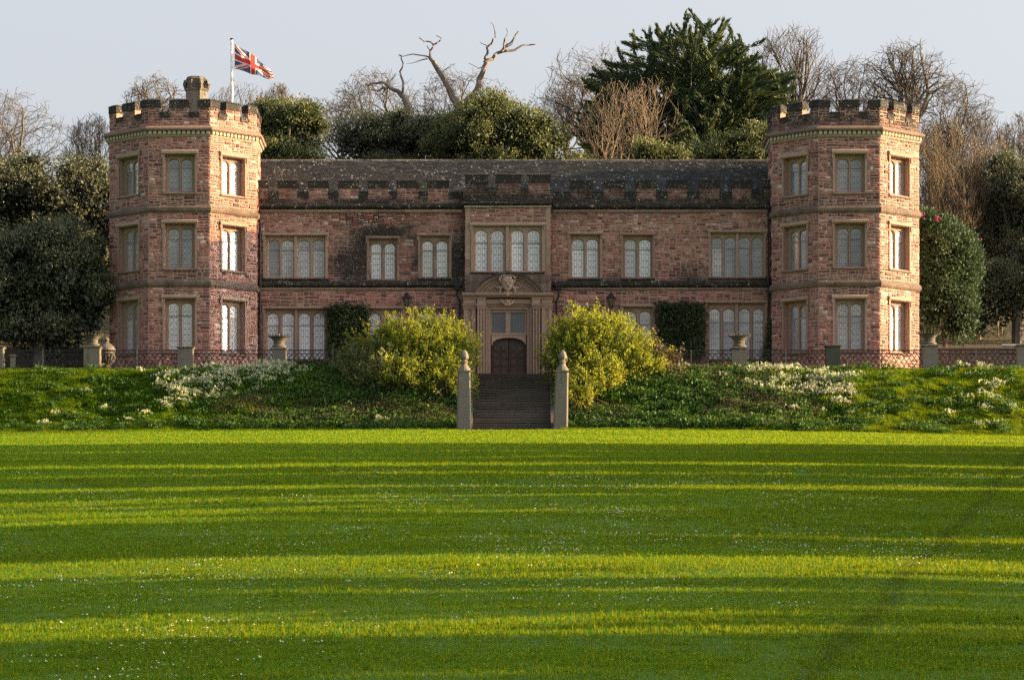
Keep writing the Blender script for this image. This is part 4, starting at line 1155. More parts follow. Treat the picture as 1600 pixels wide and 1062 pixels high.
for s_, nm in ((-1, 'cheek_wall'), (1, 'cheek_wall')):
    m_ = MB(); m_.dt = 0.4; m_.ds = .1
    xa, xb_ = XS + s_ * (SW - 0.11), XS + s_ * (SW + 0.12)
    x0_, x1_ = min(xa, xb_), max(xa, xb_)
    yA, yB_ = YB + 0.1, YT + 1.6; zA, zB_ = z0s + 0.35, 18.98
    m_.hexa([(x0_, yA, z0s - .5), (x1_, yA, z0s - .5), (x1_, yB_, z0s - .5), (x0_, yB_, z0s - .5), (x0_, yA, zA), (x1_, yA, zA), (x1_, yB_, zB_), (x0_, yB_, zB_)])
    m_.build(nm, M['step'], ST)
for px, tilt, lab in ((725, 0.004, 'grey stone gatepost with acorn finial beside the steps, shaded by the western bush'), (875.5, 0.03, 'grey stone gatepost with acorn finial beside the steps, leaning slightly, before the brightest bush')):
    D = 189.8; x = X_(px, D); zb_ = lawn_z(x, D) - 0.1; zq = lambda py: Z_(py, D)
    P = empty('gatepost', (x, D, zb_)); tag(P, lab, 'gatepost', 'gateposts at the foot of the steps')
    def tl(z): return x + (z - zb_) * tilt
    m_ = MB(); rings = []
    for w, z in ((0.37, zb_), (0.345, zb_ + 1.4), (0.315, zq(583)), (0.31, zq(582))):
        c = 0.07; cxx = tl(z)
        rings.append([(cxx - w + c, D - w, z), (cxx + w - c, D - w, z), (cxx + w, D - w + c, z), (cxx + w, D + w - c, z), (cxx + w - c, D + w, z), (cxx - w + c, D + w, z), (cxx - w, D + w - c, z), (cxx - w, D - w + c, z)])
    m_.loft(rings, t=0.5); m_.build('shaft', M['pier'], P)
    m_ = MB(); zc = zq(582)
    cc = tl(zc); m_.box(cc - .34, cc + .34, D - .34, D + .34, zc + .002, zc + .08, t=.6, so=.1); m_.build('cap', M['pier'], P)
    m_ = MB(); z1 = zc + .08
    prof = [(.32, 0), (.31, .07), (.27, .14), (.2, .24), (.15, .30), (.14, .38), (.19, .42), (.19, .47), (.13, .50), (.13, .55), (.18, .58), (.21, .62), (.22, .70), (.2, .80), (.16, .90), (.09, .99), (.03, 1.04)]
    rings = []
    for r, dz_ in prof:
        rings.append([(tl(z1 + dz_) + r * (1 + (.06 if dz_ > .55 and i % 2 else 0)) * math.cos(2 * math.pi * i / 16), D + r * (1 + (.06 if dz_ > .55 and i % 2 else 0)) * math.sin(2 * math.pi * i / 16), z1 + dz_) for i in range(16)])
    m_.loft(rings, t=.6, so=.08); m_.build('finial', M['pier'], P)

# ------------------------------------------------------------------ terrace piers, urns, railings
DR = 197.05
zr = lambda py: Z_(py, DR); xr = lambda px: X_(px, DR)
def pier(px0, px1, ytop, lab, mat='pier', bonus=0.0, D=DR):
    x0, x1 = X_(px0, D), X_(px1, D); zt_ = Z_(ytop, D); c = (x0 + x1) / 2; w = (x1 - x0) / 2
    P = empty('terrace_pier', (c, D, ZL)); tag(P, lab, 'stone pier', 'stone piers along the terrace railing')
    m_ = MB(); m_.dt = .5; m_.box(c - w, c + w, D - w, D + w, ZL - .3, zt_ - .12); m_.build('shaft', M[mat], P)
    m_ = MB(); m_.dt = .6; m_.ds = .12
    m_.loft([[(c - q, D - q, z), (c + q, D - q, z), (c + q, D + q, z), (c - q, D + q, z)] for q, z in ((w + .01, zt_ - .118), (w + .06, zt_ - .08), (w + .06, zt_ - .03), (w - .02, zt_))])
    m_.build('cap', M[mat], P)
    return c, w, zt_
def basket(c, z0, lab, D=DR, h=0.68, tilt=0):
    U = empty('basket_urn', (c, D, z0)); tag(U, lab, 'urn', 'basket urns on the terrace piers')
    m_ = MB(); m_.dt = .35; m_.ds = .15
    m_.lathe(c, D, [(.30, z0), (.36, z0 + .03), (.37, z0 + .10), (.30, z0 + .14), (.27, z0 + .18), (.29, z0 + .24), (.30, z0 + .30), (.26, z0 + .33), (.29, z0 + .36), (.36, z0 + .45), (.46, z0 + .53), (.52, z0 + .56), (.50, z0 + .58), (.38, z0 + .52), (.2, z0 + .48)], n=24)
    m_.build('bowl', M['pier'], U)
    m_ = MB(); m_.dt = .3; m_.ds = .3
    for i in range(20):
        a = 2 * math.pi * i / 20
        m_.tube([(c + .50 * math.cos(a), D + .50 * math.sin(a), z0 + .55), (c + .57 * math.cos(a + .06), D + .57 * math.sin(a + .06), z0 + .63), (c + .58 * math.cos(a + .1), D + .58 * math.sin(a + .1), z0 + .69)], [.035, .03, .008], n=4)
    m_.build('rim_leaves', M['pier'], U)
c1 = pier(132, 157, 541, 'stone pier carrying a basket urn, beside the tall lidded urn west of the house')
basket(c1[0], c1[2], 'spiky rimmed basket urn on the pier beside the lidded urn')
c2 = pier(279, 302, 541.5, 'plain stone pier without urn, in front of the western tower')
c3 = pier(425, 447, 543.5, 'stone pier carrying a basket urn, below the wide ground floor window west of the door')
basket(c3[0], c3[2], 'spiky rimmed basket urn before the wide ground floor window with white panes')
c4 = pier(1143, 1167, 543, 'stone pier carrying a basket urn, below the wide ground floor window east of the door')
basket(c4[0], c4[2], 'spiky rimmed basket urn before the wide ground floor window with dull panes')
c5 = pier(1290, 1312, 539.5, 'dark green algae covered stone pier in front of the eastern tower', 'greenpier')
c6 = pier(1441, 1464, 539, 'stone pier carrying a basket urn, at the sunlit corner of the eastern tower')
basket(c6[0], c6[2], 'spiky rimmed basket urn on the pier at the sunlit tower corner')
c7 = pier(1588, 1612, 538.5, 'stone pier at the eastern edge of the photo, cut off by the frame')
c8 = pier(-16, 6, 541, 'stone pier at the western edge of the photo, lit along its side')
c9 = pier(16.5, 24, 554, 'short low stone post beside the westernmost pier')
# lidded urn
x = X_(166.5, 198.6); U = empty('lidded_urn', (x, 198.6, ZT)); tag(U, 'tall lidded stone urn standing behind the railing at the tower corner', 'urn')
m_ = MB(); m_.dt = .4; m_.ds = .2; b = ZT
m_.lathe(x, 198.6, [(.34, b), (.34, b + .3), (.22, b + .4), (.17, b + .55), (.24, b + .62), (.3, b + .8), (.42, b + 1.05), (.45, b + 1.2), (.40, b + 1.26)], n=20); m_.build('body', M['pier'], U, smooth=False)
m_ = MB(); m_.dt = .5; m_.ds = .2
for i in range(16):
    a = 2 * math.pi * i / 16
    m_.tube([(x + .25 * math.cos(a), 198.6 + .25 * math.sin(a), b + .64), (x + .38 * math.cos(a), 198.6 + .38 * math.sin(a), b + .85), (x + .45 * math.cos(a), 198.6 + .45 * math.sin(a), b + 1.08)], [.03, .055, .05], n=5)
m_.build('gadroon', M['pier'], U)
m_ = MB(); m_.dt = .45; m_.ds = .2
m_.lathe(x, 198.6, [(.47, b + 1.262), (.5, b + 1.33), (.46, b + 1.4), (.36, b + 1.55), (.2, b + 1.68), (.13, b + 1.72), (.1, b + 1.78), (.15, b + 1.86), (.12, b + 1.94), (.02, b + 2.02)], n=20); m_.build('lid', M['pier'], U)

def railing(px0, px1, posts, lab, D=DR):
    x0, x1 = X_(px0, D), X_(px1, D); za, zt_ = ZL - .02, Z_(546.5, D)
    P = empty('railing', ((x0 + x1) / 2, D, ZL)); tag(P, lab, 'railing', 'iron lattice railings along the terrace')
    m_ = MB()
    m_.box(x0, x1, D - .02, D + .02, zt_ - .05, zt_); m_.build('top_rail', M['iron'], P)
    m_ = MB(); m_.box(x0, x1, D - .015, D + .015, zt_ - .215, zt_ - .175); m_.build('middle_rail', M['iron'], P)
    m_ = MB(); m_.box(x0, x1, D - .015, D + .015, za + .02, za + .05); m_.build('bottom_rail', M['iron'], P)
    lt = MB(); z0, z1 = za + .05, zt_ - .21; pit = .27; n = max(2, int(round((x1 - x0) / pit))); pit = (x1 - x0) / n; hh = (z1 - z0) / 2
    for i in range(n):
        a = x0 + i * pit
        for r_ in range(2):
            for (xa, xb_) in ((a, a + pit), (a + pit, a)):
                zA, zB_ = z0 + hh * r_, z0 + hh * (r_ + 1)
                yo = .006 if xa < xb_ else -.006; t = .022
                lt.hexa([(xa - t, D + yo - .006, zA), (xa + t, D + yo - .006, zA), (xa + t, D + yo + .006, zA), (xa - t, D + yo + .006, zA), (xb_ - t, D + yo - .006, zB_), (xb_ + t, D + yo - .006, zB_), (xb_ + t, D + yo + .006, zB_), (xb_ - t, D + yo + .006, zB_)])
        # small rings in the frieze
        cxx = a + pit / 2; cz = zt_ - .11
        ring = [(cxx + .06 * math.cos(2 * math.pi * q / 8), D, cz + .06 * math.sin(2 * math.pi * q / 8)) for q in range(9)]
        lt.tube(ring, .014, n=3)
    lt.build('lattice', M['iron'], P)
    for p_ in posts:
        x = X_(p_, D); m_ = MB(); m_.box(x - .03, x + .03, D - .035, D + .035, za - .2, zt_ + .02); m_.build('post', M['pierpost'] if False else M['pier'], P)
railing(6.5, 131, (67,), 'dark lattice railing before the shaded holm oaks west of the basket urn')
railing(158, 278.5, (214,), 'lattice railing between the lidded urn and the plain pier')
railing(302.5, 424.5, (361,), 'lattice railing between the plain pier and the western urn pier')
railing(447.5, 600, (520,), 'lattice railing running behind the western bush from the urn pier')
railing(960, 1142.5, (1080,), 'lattice railing running from behind the eastern bush to the urn pier')
railing(1167.5, 1289.5, (1228,), 'lattice railing between the urn pier and the green pier')
railing(1312.5, 1440.5, (1378,), 'lattice railing between the green pier and the tower corner pier')
railing(1464.5, 1587.5, (1525,), 'lattice railing before the low wall beneath the drive')

# lanterns
for px, lab in ((636, 'black iron wall lantern above the western bush'), (955, 'black iron wall lantern above the eastern bush')):
    D = YM - 0.45; x = X_(px, D); z = lambda py: Z_(py, D)
    L = empty('wall_lantern', (x, YM - .03, z(484))); tag(L, lab, 'lantern', 'iron lanterns on the house front')
    m_ = MB()
    m_.lathe(x, D, [(.10, z(480)), (.12, z(478.5)), (.24, z(466.5)), (.25, z(466)), (.26, z(465)), (.15, z(462)), (.10, z(460.5)), (.12, z(460)), (.04, z(457.5)), (.02, z(455.5))], n=6, caps=True); 
    fr = m_
    g = MB(); g.lathe(x, D, [(.125, z(478)), (.232, z(467))], n=6); 
    fr2 = MB()
    fr2.lathe(x, D, [(.11, z(481)), (.12, z(478.2))], n=6); fr2.lathe(x, D, [(.25, z(467)), (.27, z(465.5)), (.16, z(462)), (.10, z(460.5)), (.12, z(460)), (.04, z(457.5)), (.02, z(455.5))], n=6)
    for i in range(6):
        a = math.pi / 3 * i; fr2.tube([(x + .125 * math.cos(a), D + .125 * math.sin(a), z(478.5)), (x + .24 * math.cos(a), D + .24 * math.sin(a), z(466.8))], .015, n=4)
    fr2.build('lantern_frame', M['iron'], L); g.build('lantern_glass', M['lampglass'], L)
    b_ = MB(); b_.tube([(x, D, z(481)), (x, D, z(486)), (x, D + .2, z(489)), (x, YM - .03, z(490))], .025, n=6); b_.box(x - .06, x + .06, YM - .03, YM - .005, z(494), z(485)); b_.build('bracket', M['iron'], L)

# retaining wall stones
n0 = len(ALLSTONES); del ALLSTONES[:]
RW = empty('retaining_wall', (30, 207.8, ZT)); tag(RW, 'low rubble retaining wall under the drive east of the house', 'wall')
RETCORE.name = 'wall_core'; RETCORE.parent = RW; RETCORE.location = RETCORE.location - RW.location
for (a, b) in ((19, 42),):
    F = Frame((a, 207.8), (b, 207.8)); rubble(F, ZT - .1, 20.9, (), size=(0.22, 0.5), seed=77, sootf=lambda x, z: .15)
big = sorted(ALLSTONES, key=lambda s_: -s_[0])
q = MB()
for s_ in ALLSTONES: q.add(s_[1], s_[2], t=s_[3], so=s_[4])
q.build('stone', M['pier'], RW, kind='stuff')
m_ = MB(); m_.dt = .7; m_.box(18, 60, 207.72, 208.2, 20.975, 21.06); m_.build('coping', M['pier'], RW)
sheet('drive', list(np.arange(18, 90, 4.0)), [208.6, 210, 212, 213.4], lambda x, y: 20.9 + (y - 208) * .14 + .01, M['road'])
mb = MB(); bx = X_(1590, 211)
mb.box(bx - .9, bx + 1.2, 210.6, 211.1, 21.42, 21.50); bo = MB(); B = empty('stone_bench', (bx, 210.9, 21.0)); tag(B, 'pale slab bench at the edge of the drive, half out of frame', 'bench')
mb.build('seat', M['white'], B)
for q in (-.6, .9): bo = MB(); bo.box(bx + q - .1, bx + q + .1, 210.65, 211.05, 21.0, 21.42); bo.build('leg', M['pier'], B)
#PLANTS
# ------------------------------------------------------------------ vegetation helpers
def rot_frames(dirs, rng):
    """orthonormal side vectors for each direction, spun at random"""
    a = rng.normal(size=dirs.shape); a -= (a * dirs).sum(1)[:, None] * dirs
    a /= np.linalg.norm(a, axis=1)[:, None] + 1e-9
    return a, np.cross(dirs, a)
def unit(v): return v / (np.linalg.norm(v, axis=1)[:, None] + 1e-9)

def leaves(P, Dir, ln, wd, rng, tone):
    """rhombic leaves at P pointing along Dir; returns V, F, T"""
    n = len(P); s, _ = rot_frames(Dir, rng)
    ln = ln * rng.uniform(0.7, 1.3, (n, 1)); wd = wd * rng.uniform(0.7, 1.3, (n, 1))
    V = np.empty((n, 4, 3)); V[:, 0] = P; V[:, 1] = P + Dir * ln * 0.5 + s * wd * 0.5; V[:, 2] = P + Dir * ln; V[:, 3] = P + Dir * ln * 0.5 - s * wd * 0.5
    F = np.arange(4 * n).reshape(n, 4)
    return V.reshape(-1, 3), F, np.repeat(tone, 4)

def crown_points(blobs, nclump, perclump, cr, rng, zmin=None, lower=0.25, inner=0.12):
    """points gathered in clumps that sit on the skins of overlapping ellipsoids"""
    w = np.array([b[3] * b[4] + b[4] * b[5] + b[3] * b[5] for b in blobs]); w = w / w.sum()
    out = []; outd = []; tones = []
    B = np.array(blobs)
    idx = rng.choice(len(blobs), nclump, p=w)
    d = unit(rng.normal(size=(nclump, 3))); flip = (d[:, 2] < 0) & (rng.random(nclump) > lower); d[flip, 2] *= -1
    rr = 1 - np.abs(rng.normal(0, inner, nclump)); rr[rng.random(nclump) < 0.2] *= rng.uniform(0.4, 0.9)
    C = B[idx, :3] + d * B[idx, 3:6] * rr[:, None]
    # drop clump centres buried inside another blob
    keep = np.ones(nclump, bool)
    for j in range(len(blobs)):
        q = ((C - B[j, :3]) / B[j, 3:6]); q = (q ** 2).sum(1); keep &= ~((q < 0.55) & (idx != j))
    if zmin is not None: keep &= C[:, 2] > zmin
    C = C[keep]; d = d[keep]; n = len(C)
    r = cr * rng.uniform(0.6, 1.5, n)
    t = rng.normal(0.5, 0.16, n)
    k = perclump
    P = np.repeat(C, k, 0) + np.repeat(r, k)[:, None] * rng.normal(0, 0.5, (n * k, 3)) * np.array([1, 1, 0.75])
    D = unit(np.repeat(d, k, 0) * 0.7 + rng.normal(0, 0.75, (n * k, 3)) + np.array([0, 0, 0.25]))
    return P, D, np.clip(np.repeat(t, k) + rng.normal(0, 0.13, n * k), 0, 1)

def leafy(name, label, cat, base, blobs, nclump, per, cr, ln, wd, mat, seed, group=None, trunkr=0.3, bark='bark', zmin=None, core=0.82, corecol=None, lower=0.25, trunk=True):
    rng = np.random.default_rng(seed)
    T = empty(name, base); tag(T, label, cat, group)
    P, D, t = crown_points(blobs, nclump, per, cr, rng, zmin, lower)
    V, F, tt = leaves(P, D, ln, wd, rng, t)
    # dense inner leaves so that no sky shows through the heart of the crown
    Vs, Fs, Ts = [V], [F], [tt]; off = len(V)
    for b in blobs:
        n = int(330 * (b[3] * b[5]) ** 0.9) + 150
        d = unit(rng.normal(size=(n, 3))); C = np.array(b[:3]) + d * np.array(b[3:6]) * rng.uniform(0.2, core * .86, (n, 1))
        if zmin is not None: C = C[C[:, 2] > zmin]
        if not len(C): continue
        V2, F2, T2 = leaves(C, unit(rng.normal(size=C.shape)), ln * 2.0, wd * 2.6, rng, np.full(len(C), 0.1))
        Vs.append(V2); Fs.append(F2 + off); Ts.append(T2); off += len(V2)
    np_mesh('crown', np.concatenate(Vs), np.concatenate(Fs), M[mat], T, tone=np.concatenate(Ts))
    if trunk:
        m_ = MB(); cz = np.array(blobs)[:, 2].mean(); rr = random.Random(seed)
        pts = [(base[0], base[1], base[2] - .3), (base[0] + rr.uniform(-.2, .2), base[1], base[2] + (cz - base[2]) * .5), (base[0] + rr.uniform(-.4, .4), base[1], cz)]
        m_.tube(pts, [trunkr * 1.2, trunkr, trunkr * .6], n=8)
        for b in blobs[:5]: m_.tube([pts[1], ((pts[1][0] + b[0]) / 2, (pts[1][1] + b[1]) / 2, (pts[1][2] + b[2]) / 2 + .3), tuple(b[:3])], [trunkr * .5, trunkr * .35, trunkr * .15], n=6)
        m_.build('trunk', M[bark], T)
    return T

class Twigs:
    def __init__(s): s.seg = []   # (p0, p1, r0, r1)
    def line(s, pts, rads):
        for a, b, r0, r1 in zip(pts, pts[1:], rads, rads[1:]): s.seg.append((*a, *b, r0, r1))
    def mesh(s, name, mat, parent, sides=3):
        A = np.array(s.seg); p0, p1, r0, r1 = A[:, :3], A[:, 3:6], A[:, 6], A[:, 7]
        d = unit(p1 - p0); up = np.tile([0.31, 0.83, 0.46], (len(d), 1)); a = unit(np.cross(d, up)); b = np.cross(d, a)
        n = len(A); V = np.empty((n, 2 * sides, 3))
        for k in range(sides):
            c, q = math.cos(2 * math.pi * k / sides), math.sin(2 * math.pi * k / sides)
            o = a * c + b * q
            V[:, k] = p0 + o * r0[:, None]; V[:, sides + k] = p1 + o * r1[:, None]
        base = (np.arange(n) * 2 * sides)[:, None]
        F = np.concatenate([np.stack([base[:, 0] + k, base[:, 0] + (k + 1) % sides, base[:, 0] + sides + (k + 1) % sides, base[:, 0] + sides + k], 1) for k in range(sides)])
        return np_mesh(name, V.reshape(-1, 3), F, M[mat], parent, tone=np.full(n * 2 * sides, 0.5))

def bare_tree(label, px, width, pytop, D, seed, style='oak', mat='bark', base=None, trunkr=0.32, group='bare trees on the hill behind the house', name='bare_tree', levels=4, lean=0.0, forkz=0.3, twig=0.0145, fan=1.0, stems=1, cat='tree'):
    """leafless tree: limbs fork again and again; scaled to the width and height it has"""
    rnd = random.Random(seed)
    x0 = X_(px, D); zb_ = hill_z(x0, D) if base is None else base
    H = Z_(pytop, D) - zb_; Wd = width * D / 6000.0
    Rx = Wd / 2; Rz = min(H * .4, Rx * 1.05) if style == 'oak' else (H * .5 if name == 'twiggy_bush' else min(H * .46, Rx * 1.6))
    C = Vector((x0 + lean * Rx * 1.2, D, zb_ + H - Rz)); Ry = max(Rx * .8, 2.0)
    def inside(q, k=1.0):
        return ((q.x - C.x) / (Rx * k)) ** 2 + ((q.y - C.y) / (Ry * k)) ** 2 + ((q.z - C.z) / (Rz * k)) ** 2
    T = empty(name, (x0, D, zb_ - .2)); tag(T, label, cat, group)
    trunk = Twigs(); crown = Twigs()
    wigk = 1.0 if style == 'oak' else 0.55
    def path(p, d, L, r, lv, target=None):
        n = (7, 7, 6, 5, 4, 3)[min(lv, 5)]; pts = [tuple(p)]; rads = [r]; q = Vector(p); dd = Vector(d).normalized(); lim = rnd.uniform(.72, 1.35)
        wg = (.08, .26, .34, .38, .4, .4)[min(lv, 5)] * wigk
        for i in range(n):
            if target is not None: dd = dd * .72 + (target - q).normalized() * .5
            dd = dd + Vector((rnd.gauss(0, wg), rnd.gauss(0, wg), rnd.gauss(0, wg * .8) + (.05 if style == 'oak' else .13)))
            dd.normalize(); q2 = q + dd * (L / n)
            if lv > 1 and inside(q2) > lim: break
            q = q2; pts.append(tuple(q)); rads.append(r * (1 - (.62 if lv > 1 else .78) * (i + 1) / n))
        return pts, rads
    def grow(p, d, L, r, lv, target=None):
        pts, rads = path(p, d, L, max(r, twig), lv, target)
        if len(pts) < 2: return
        if lv == levels: rads = [twig, twig * .95, twig * .8, twig * .65, twig * .5, twig * .4, twig * .4, twig * .4][:len(pts)]
        (trunk if lv <= 1 else crown).line(pts, [max(q_, twig * .45) for q_ in rads])
        if lv >= levels: return
        nb = (0, 8, 6, 4, 3, 3)[lv] if style == 'oak' else (0, 7, 6, 5, 3, 3)[lv]
        for i in range(nb):
            k = min(len(pts) - 1, max(1, int(round(len(pts) * (i + 1.5) / (nb + 1) + rnd.uniform(-.7, .7)))))
            pd = (Vector(pts[k]) - Vector(pts[k - 1])).normalized()
            sv_ = Vector((rnd.gauss(0, 1), rnd.gauss(0, 1), rnd.gauss(0, .6) + .15)); sv_ -= pd * sv_.dot(pd); sv_.normalize()
            grow(pts[k], pd + sv_ * rnd.uniform(.5, 1.3) * fan, L * rnd.uniform(.42, .66), rads[k] * rnd.uniform(.45, .7), lv + 1)
    for st in range(stems):
        bx_ = x0 + (rnd.uniform(-.35, .35) * Rx if stems > 1 else 0); by_ = D + (rnd.uniform(-.5, .5) if stems > 1 else 0)
        fork = C.z - Rz * rnd.uniform(.75, 1.0) if style == 'oak' else C.z - Rz * rnd.uniform(.5, .9)
        fork = max(fork, zb_ + 1.0)
        tp = [(bx_, by_, zb_ - .3), (bx_ + rnd.uniform(-.2, .2), by_, (zb_ + fork) / 2), (bx_ + lean * Rx * .5, by_, fork)]
        trunk.line(tp, [trunkr * 1.15, trunkr, trunkr * .85])
        nl = (7 if style == 'oak' else 8) if stems == 1 else 4
        for i in range(nl):
            a = 2 * math.pi * (i + rnd.uniform(-.3, .3)) / nl; el = rnd.uniform(-.05, 1.0) if i > 1 else rnd.uniform(1.0, 1.45)
            tg = C + .86 * Vector((Rx * math.cos(a) * math.cos(el), Ry * math.sin(a) * math.cos(el), Rz * math.sin(el)))
            p = Vector(tp[2]) + Vector((0, 0, rnd.uniform(-.12, .1) * Rz)); d = (tg - p); Ld = d.length
            d = d.normalized() + Vector((0, 0, .5))
            grow(p, d, Ld * 1.05, trunkr * rnd.uniform(.35, .6), 1, tg)
    trunk.mesh('trunk', mat, T, 5); crown.mesh('crown', mat, T, 3)
    return T

# ------------------------------------------------------------------ trees behind the house
BG = [
 ('wide bare oak standing west of the shaded holm oak wood', 30, 200, 148, 236, 1, dict(style='oak', lean=-.1)),
 ('small bare tree between the wide bare oak and the western tower', 140, 90, 182, 240, 2, dict(style='up', trunkr=.18)),
 ('bare tree whose crown shows above the western tower beside its chimney', 245, 115, 120, 240, 3, dict(style='oak')),
 ('fan shaped bare tree just behind the flagpole', 375, 130, 134, 238, 4, dict(style='up', fan=.8, trunkr=.2)),
 ('bare tree above the clipped round evergreen east of the flagpole', 432, 70, 134, 242, 5, dict(style='up', fan=.8, trunkr=.2)),
 ('low bare tree in the dip between the two evergreen masses', 535, 110, 150, 240, 6, dict(style='oak', trunkr=.16)),
 ('crooked bare oak with twisting limbs beside the dead tree', 615, 160, 114, 236, 7, dict(style='oak', trunkr=.26, lean=-.25)),
 ('bare oak behind the two stark dead limbs', 705, 180, 110, 240, 8, dict(style='oak', trunkr=.25, lean=.1)),
 ('large round bare tree west of the tall dark cypress', 930, 185, 72, 242, 9, dict(style='oak', trunkr=.36)),
 ('second bare tree low behind the western side of the cypress', 885, 120, 125, 246, 10, dict(style='oak', trunkr=.22)),
 ('dense domed bare tree between the cypress and the eastern tower', 1238, 165, 47, 244, 12, dict(style='up', fan=.9, trunkr=.36)),
 ('bare tree low above the eastern tower battlements', 1335, 150, 90, 240, 13, dict(style='oak', trunkr=.22)),
 ('tall bare oak with spreading crown above the eastern tower', 1418, 165, 66, 238, 14, dict(style='oak', trunkr=.4, forkz=.5)),
 ('bare oak reaching eastward beyond the eastern tower', 1455, 180, 120, 236, 15, dict(style='oak', trunkr=.26, lean=.25)),
 ('upright bare tree with fine twigs above the brown thicket', 1525, 110, 170, 232, 16, dict(style='up', fan=.8, trunkr=.16)),
 ('slender bare tree at the eastern edge of the photo', 1592, 70, 180, 234, 17, dict(style='up', fan=.7, trunkr=.13)),
 ('bare tree behind the upper corner of the brown thicket', 1470, 90, 190, 240, 18, dict(style='up', fan=.9, trunkr=.16)),
]
for lab, px, w, pt, D, sdv, kw in BG:
    bare_tree(lab, px, w, pt, D, sdv * 13 + 1, **kw)
for lab, px, w, pt, D, sdv, st in (('pale sunlit leafless tree with upright tan stems before the cypress', 960, 130, 132, 222, 31, 3),
                                ('pale sunlit leafless tree with forked tan stem nearest the cypress centre', 1018, 110, 126, 223, 32, 2)):
    bare_tree(lab, px, w, pt, D, sdv, style='up', mat='bark_tan', trunkr=.13, fan=1.0, levels=3, stems=st, group='pale leafless trees before the cypress', twig=.014)
# brown thicket east of the tower
for i, (px, w, pt, D) in enumerate(((1455, 70, 205, 222), (1488, 75, 198, 223), (1520, 70, 215, 222), (1560, 70, 215, 224), (1465, 60, 245, 219), (1500, 70, 250, 219))):
    lab = ['brown twiggy bush touching the eastern tower below its cornice', 'tallest of the brown twiggy bushes east of the tower', 'brown twiggy bush behind the round dark evergreen',
           'brown twiggy bush beneath the slender bare tree', 'low brown twiggy bush against the tower shaft above the rhododendron', 'low brown twiggy bush between the tower and the round dark evergreen'][i]
    bare_tree(lab, px, w, pt, D, 60 + i, style='up', mat='bark_scrub', trunkr=.05, fan=.6, stems=2, levels=4, group='brown thicket east of the house', name='twiggy_bush', twig=.015, cat='bush')

# dead tree: two stark limbs
DT = 231.0; q = lambda a, b: (X_(a, DT), DT, Z_(b, DT))
T = empty('dead_tree', (X_(722, DT), DT, hill_z(X_(722, DT), DT) - .2)); tag(T, 'bleached dead tree with two stark crooked limbs against the sky', 'tree')
def wob(pts, amp, seed):
    rnd = random.Random(seed); out = []
    for a, b in zip(pts, pts[1:]):
        out.append(a); out.append((a[0] / 2 + b[0] / 2 + rnd.uniform(-amp, amp), a[1] / 2 + b[1] / 2 + rnd.uniform(-amp * 2, amp * 2), a[2] / 2 + b[2] / 2 + rnd.uniform(-amp, amp)))
    return out + [pts[-1]]
m_ = MB(); m_.tube([(X_(722, DT), DT, hill_z(X_(722, DT), DT) - .3), q(722, 235), q(719, 190), q(718, 172)], [.45, .40, .36, .30], n=8); m_.build('trunk', M['deadwood'], T)
LIMBS = [([(718, 178), (713, 160), (704, 143), (696, 128), (691, 118), (683, 107), (677, 97), (671, 90)], .34, .14),
 ([(718, 178), (731, 158), (741, 148), (749, 132), (752, 118), (756, 106), (763, 94)], .36, .16),
 ([(763, 94), (773, 86), (784, 80), (798, 78), (810, 73), (820, 68), (833, 67), (839, 64)], .15, .03), ([(784, 80), (793, 70), (802, 62), (810, 49)], .12, .04), ([(788, 77), (788, 65), (792, 56), (791, 44)], .09, .03),
 ([(757, 97), (758, 90), (762, 80), (763, 72)], .13, .08), ([(763, 72), (769, 66), (774, 58), (773, 48), (767, 35)], .09, .02), ([(763, 74), (757, 70), (750, 65)], .05, .015),
 ([(752, 106), (744, 104), (732, 98)], .04, .015), ([(672, 90), (672, 80), (678, 70), (685, 66), (690, 61), (681, 56)], .10, .025), ([(678, 72), (673, 66), (662, 65), (655, 60), (656, 58)], .07, .02),
 ([(673, 82), (668, 74), (668, 71)], .05, .02), ([(671, 90), (663, 87), (645, 84), (630, 87), (622, 86)], .07, .015), ([(668, 92), (650, 97), (635, 100)], .05, .012),
 ([(691, 115), (700, 106), (704, 101), (710, 100)], .05, .012), ([(702, 137), (707, 130), (711, 124)], .08, .02), ([(790, 75), (800, 70), (806, 56), (805, 52)], .04, .01)]
for i, (pp, r0, r1) in enumerate(LIMBS):
    m_ = MB(); P = wob([q(*p) for p in pp], .07, i); n = len(P)
    if i in (2, 8, 12): P = [(p[0], p[1] + .25 * j * .2, p[2]) for j, p in enumerate(P)]
    m_.tube(P, [.78 * (r0 + (r1 - r0) * j / (n - 1)) for j in range(n)], n=6); m_.build('limb', M['deadwood'], T)
T = empty('dead_tree', (X_(636, DT), DT, hill_z(X_(636, DT), DT) - .2)); tag(T, 'thin crooked dead tree among the bare oaks, its limbs curling west', 'tree')
m_ = MB(); m_.tube([(X_(640, DT), DT, hill_z(X_(636, DT), DT) - .3), q(640, 200), q(638, 168), q(632, 152)], [.3, .28, .25, .2], n=7); m_.build('trunk', M['deadwood'], T)
for i, (pp, r0, r1) in enumerate([([(632, 152), (622, 143), (610, 138), (603, 131), (592, 130), (580, 131), (571, 133)], .2, .04), ([(606, 137), (598, 137), (590, 143), (580, 140)], .12, .03),
                   ([(629, 146), (630, 128), (625, 112), (630, 99), (627, 87), (623, 86)], .11, .03), ([(603, 138), (600, 145), (592, 151)], .08, .02)]):
    m_ = MB(); P = wob([q(*p) for p in pp], .06, 40 + i); n = len(P); m_.tube(P, [.78 * (r0 + (r1 - r0) * j / (n - 1)) for j in range(n)], n=6); m_.build('limb', M['deadwood'], T)

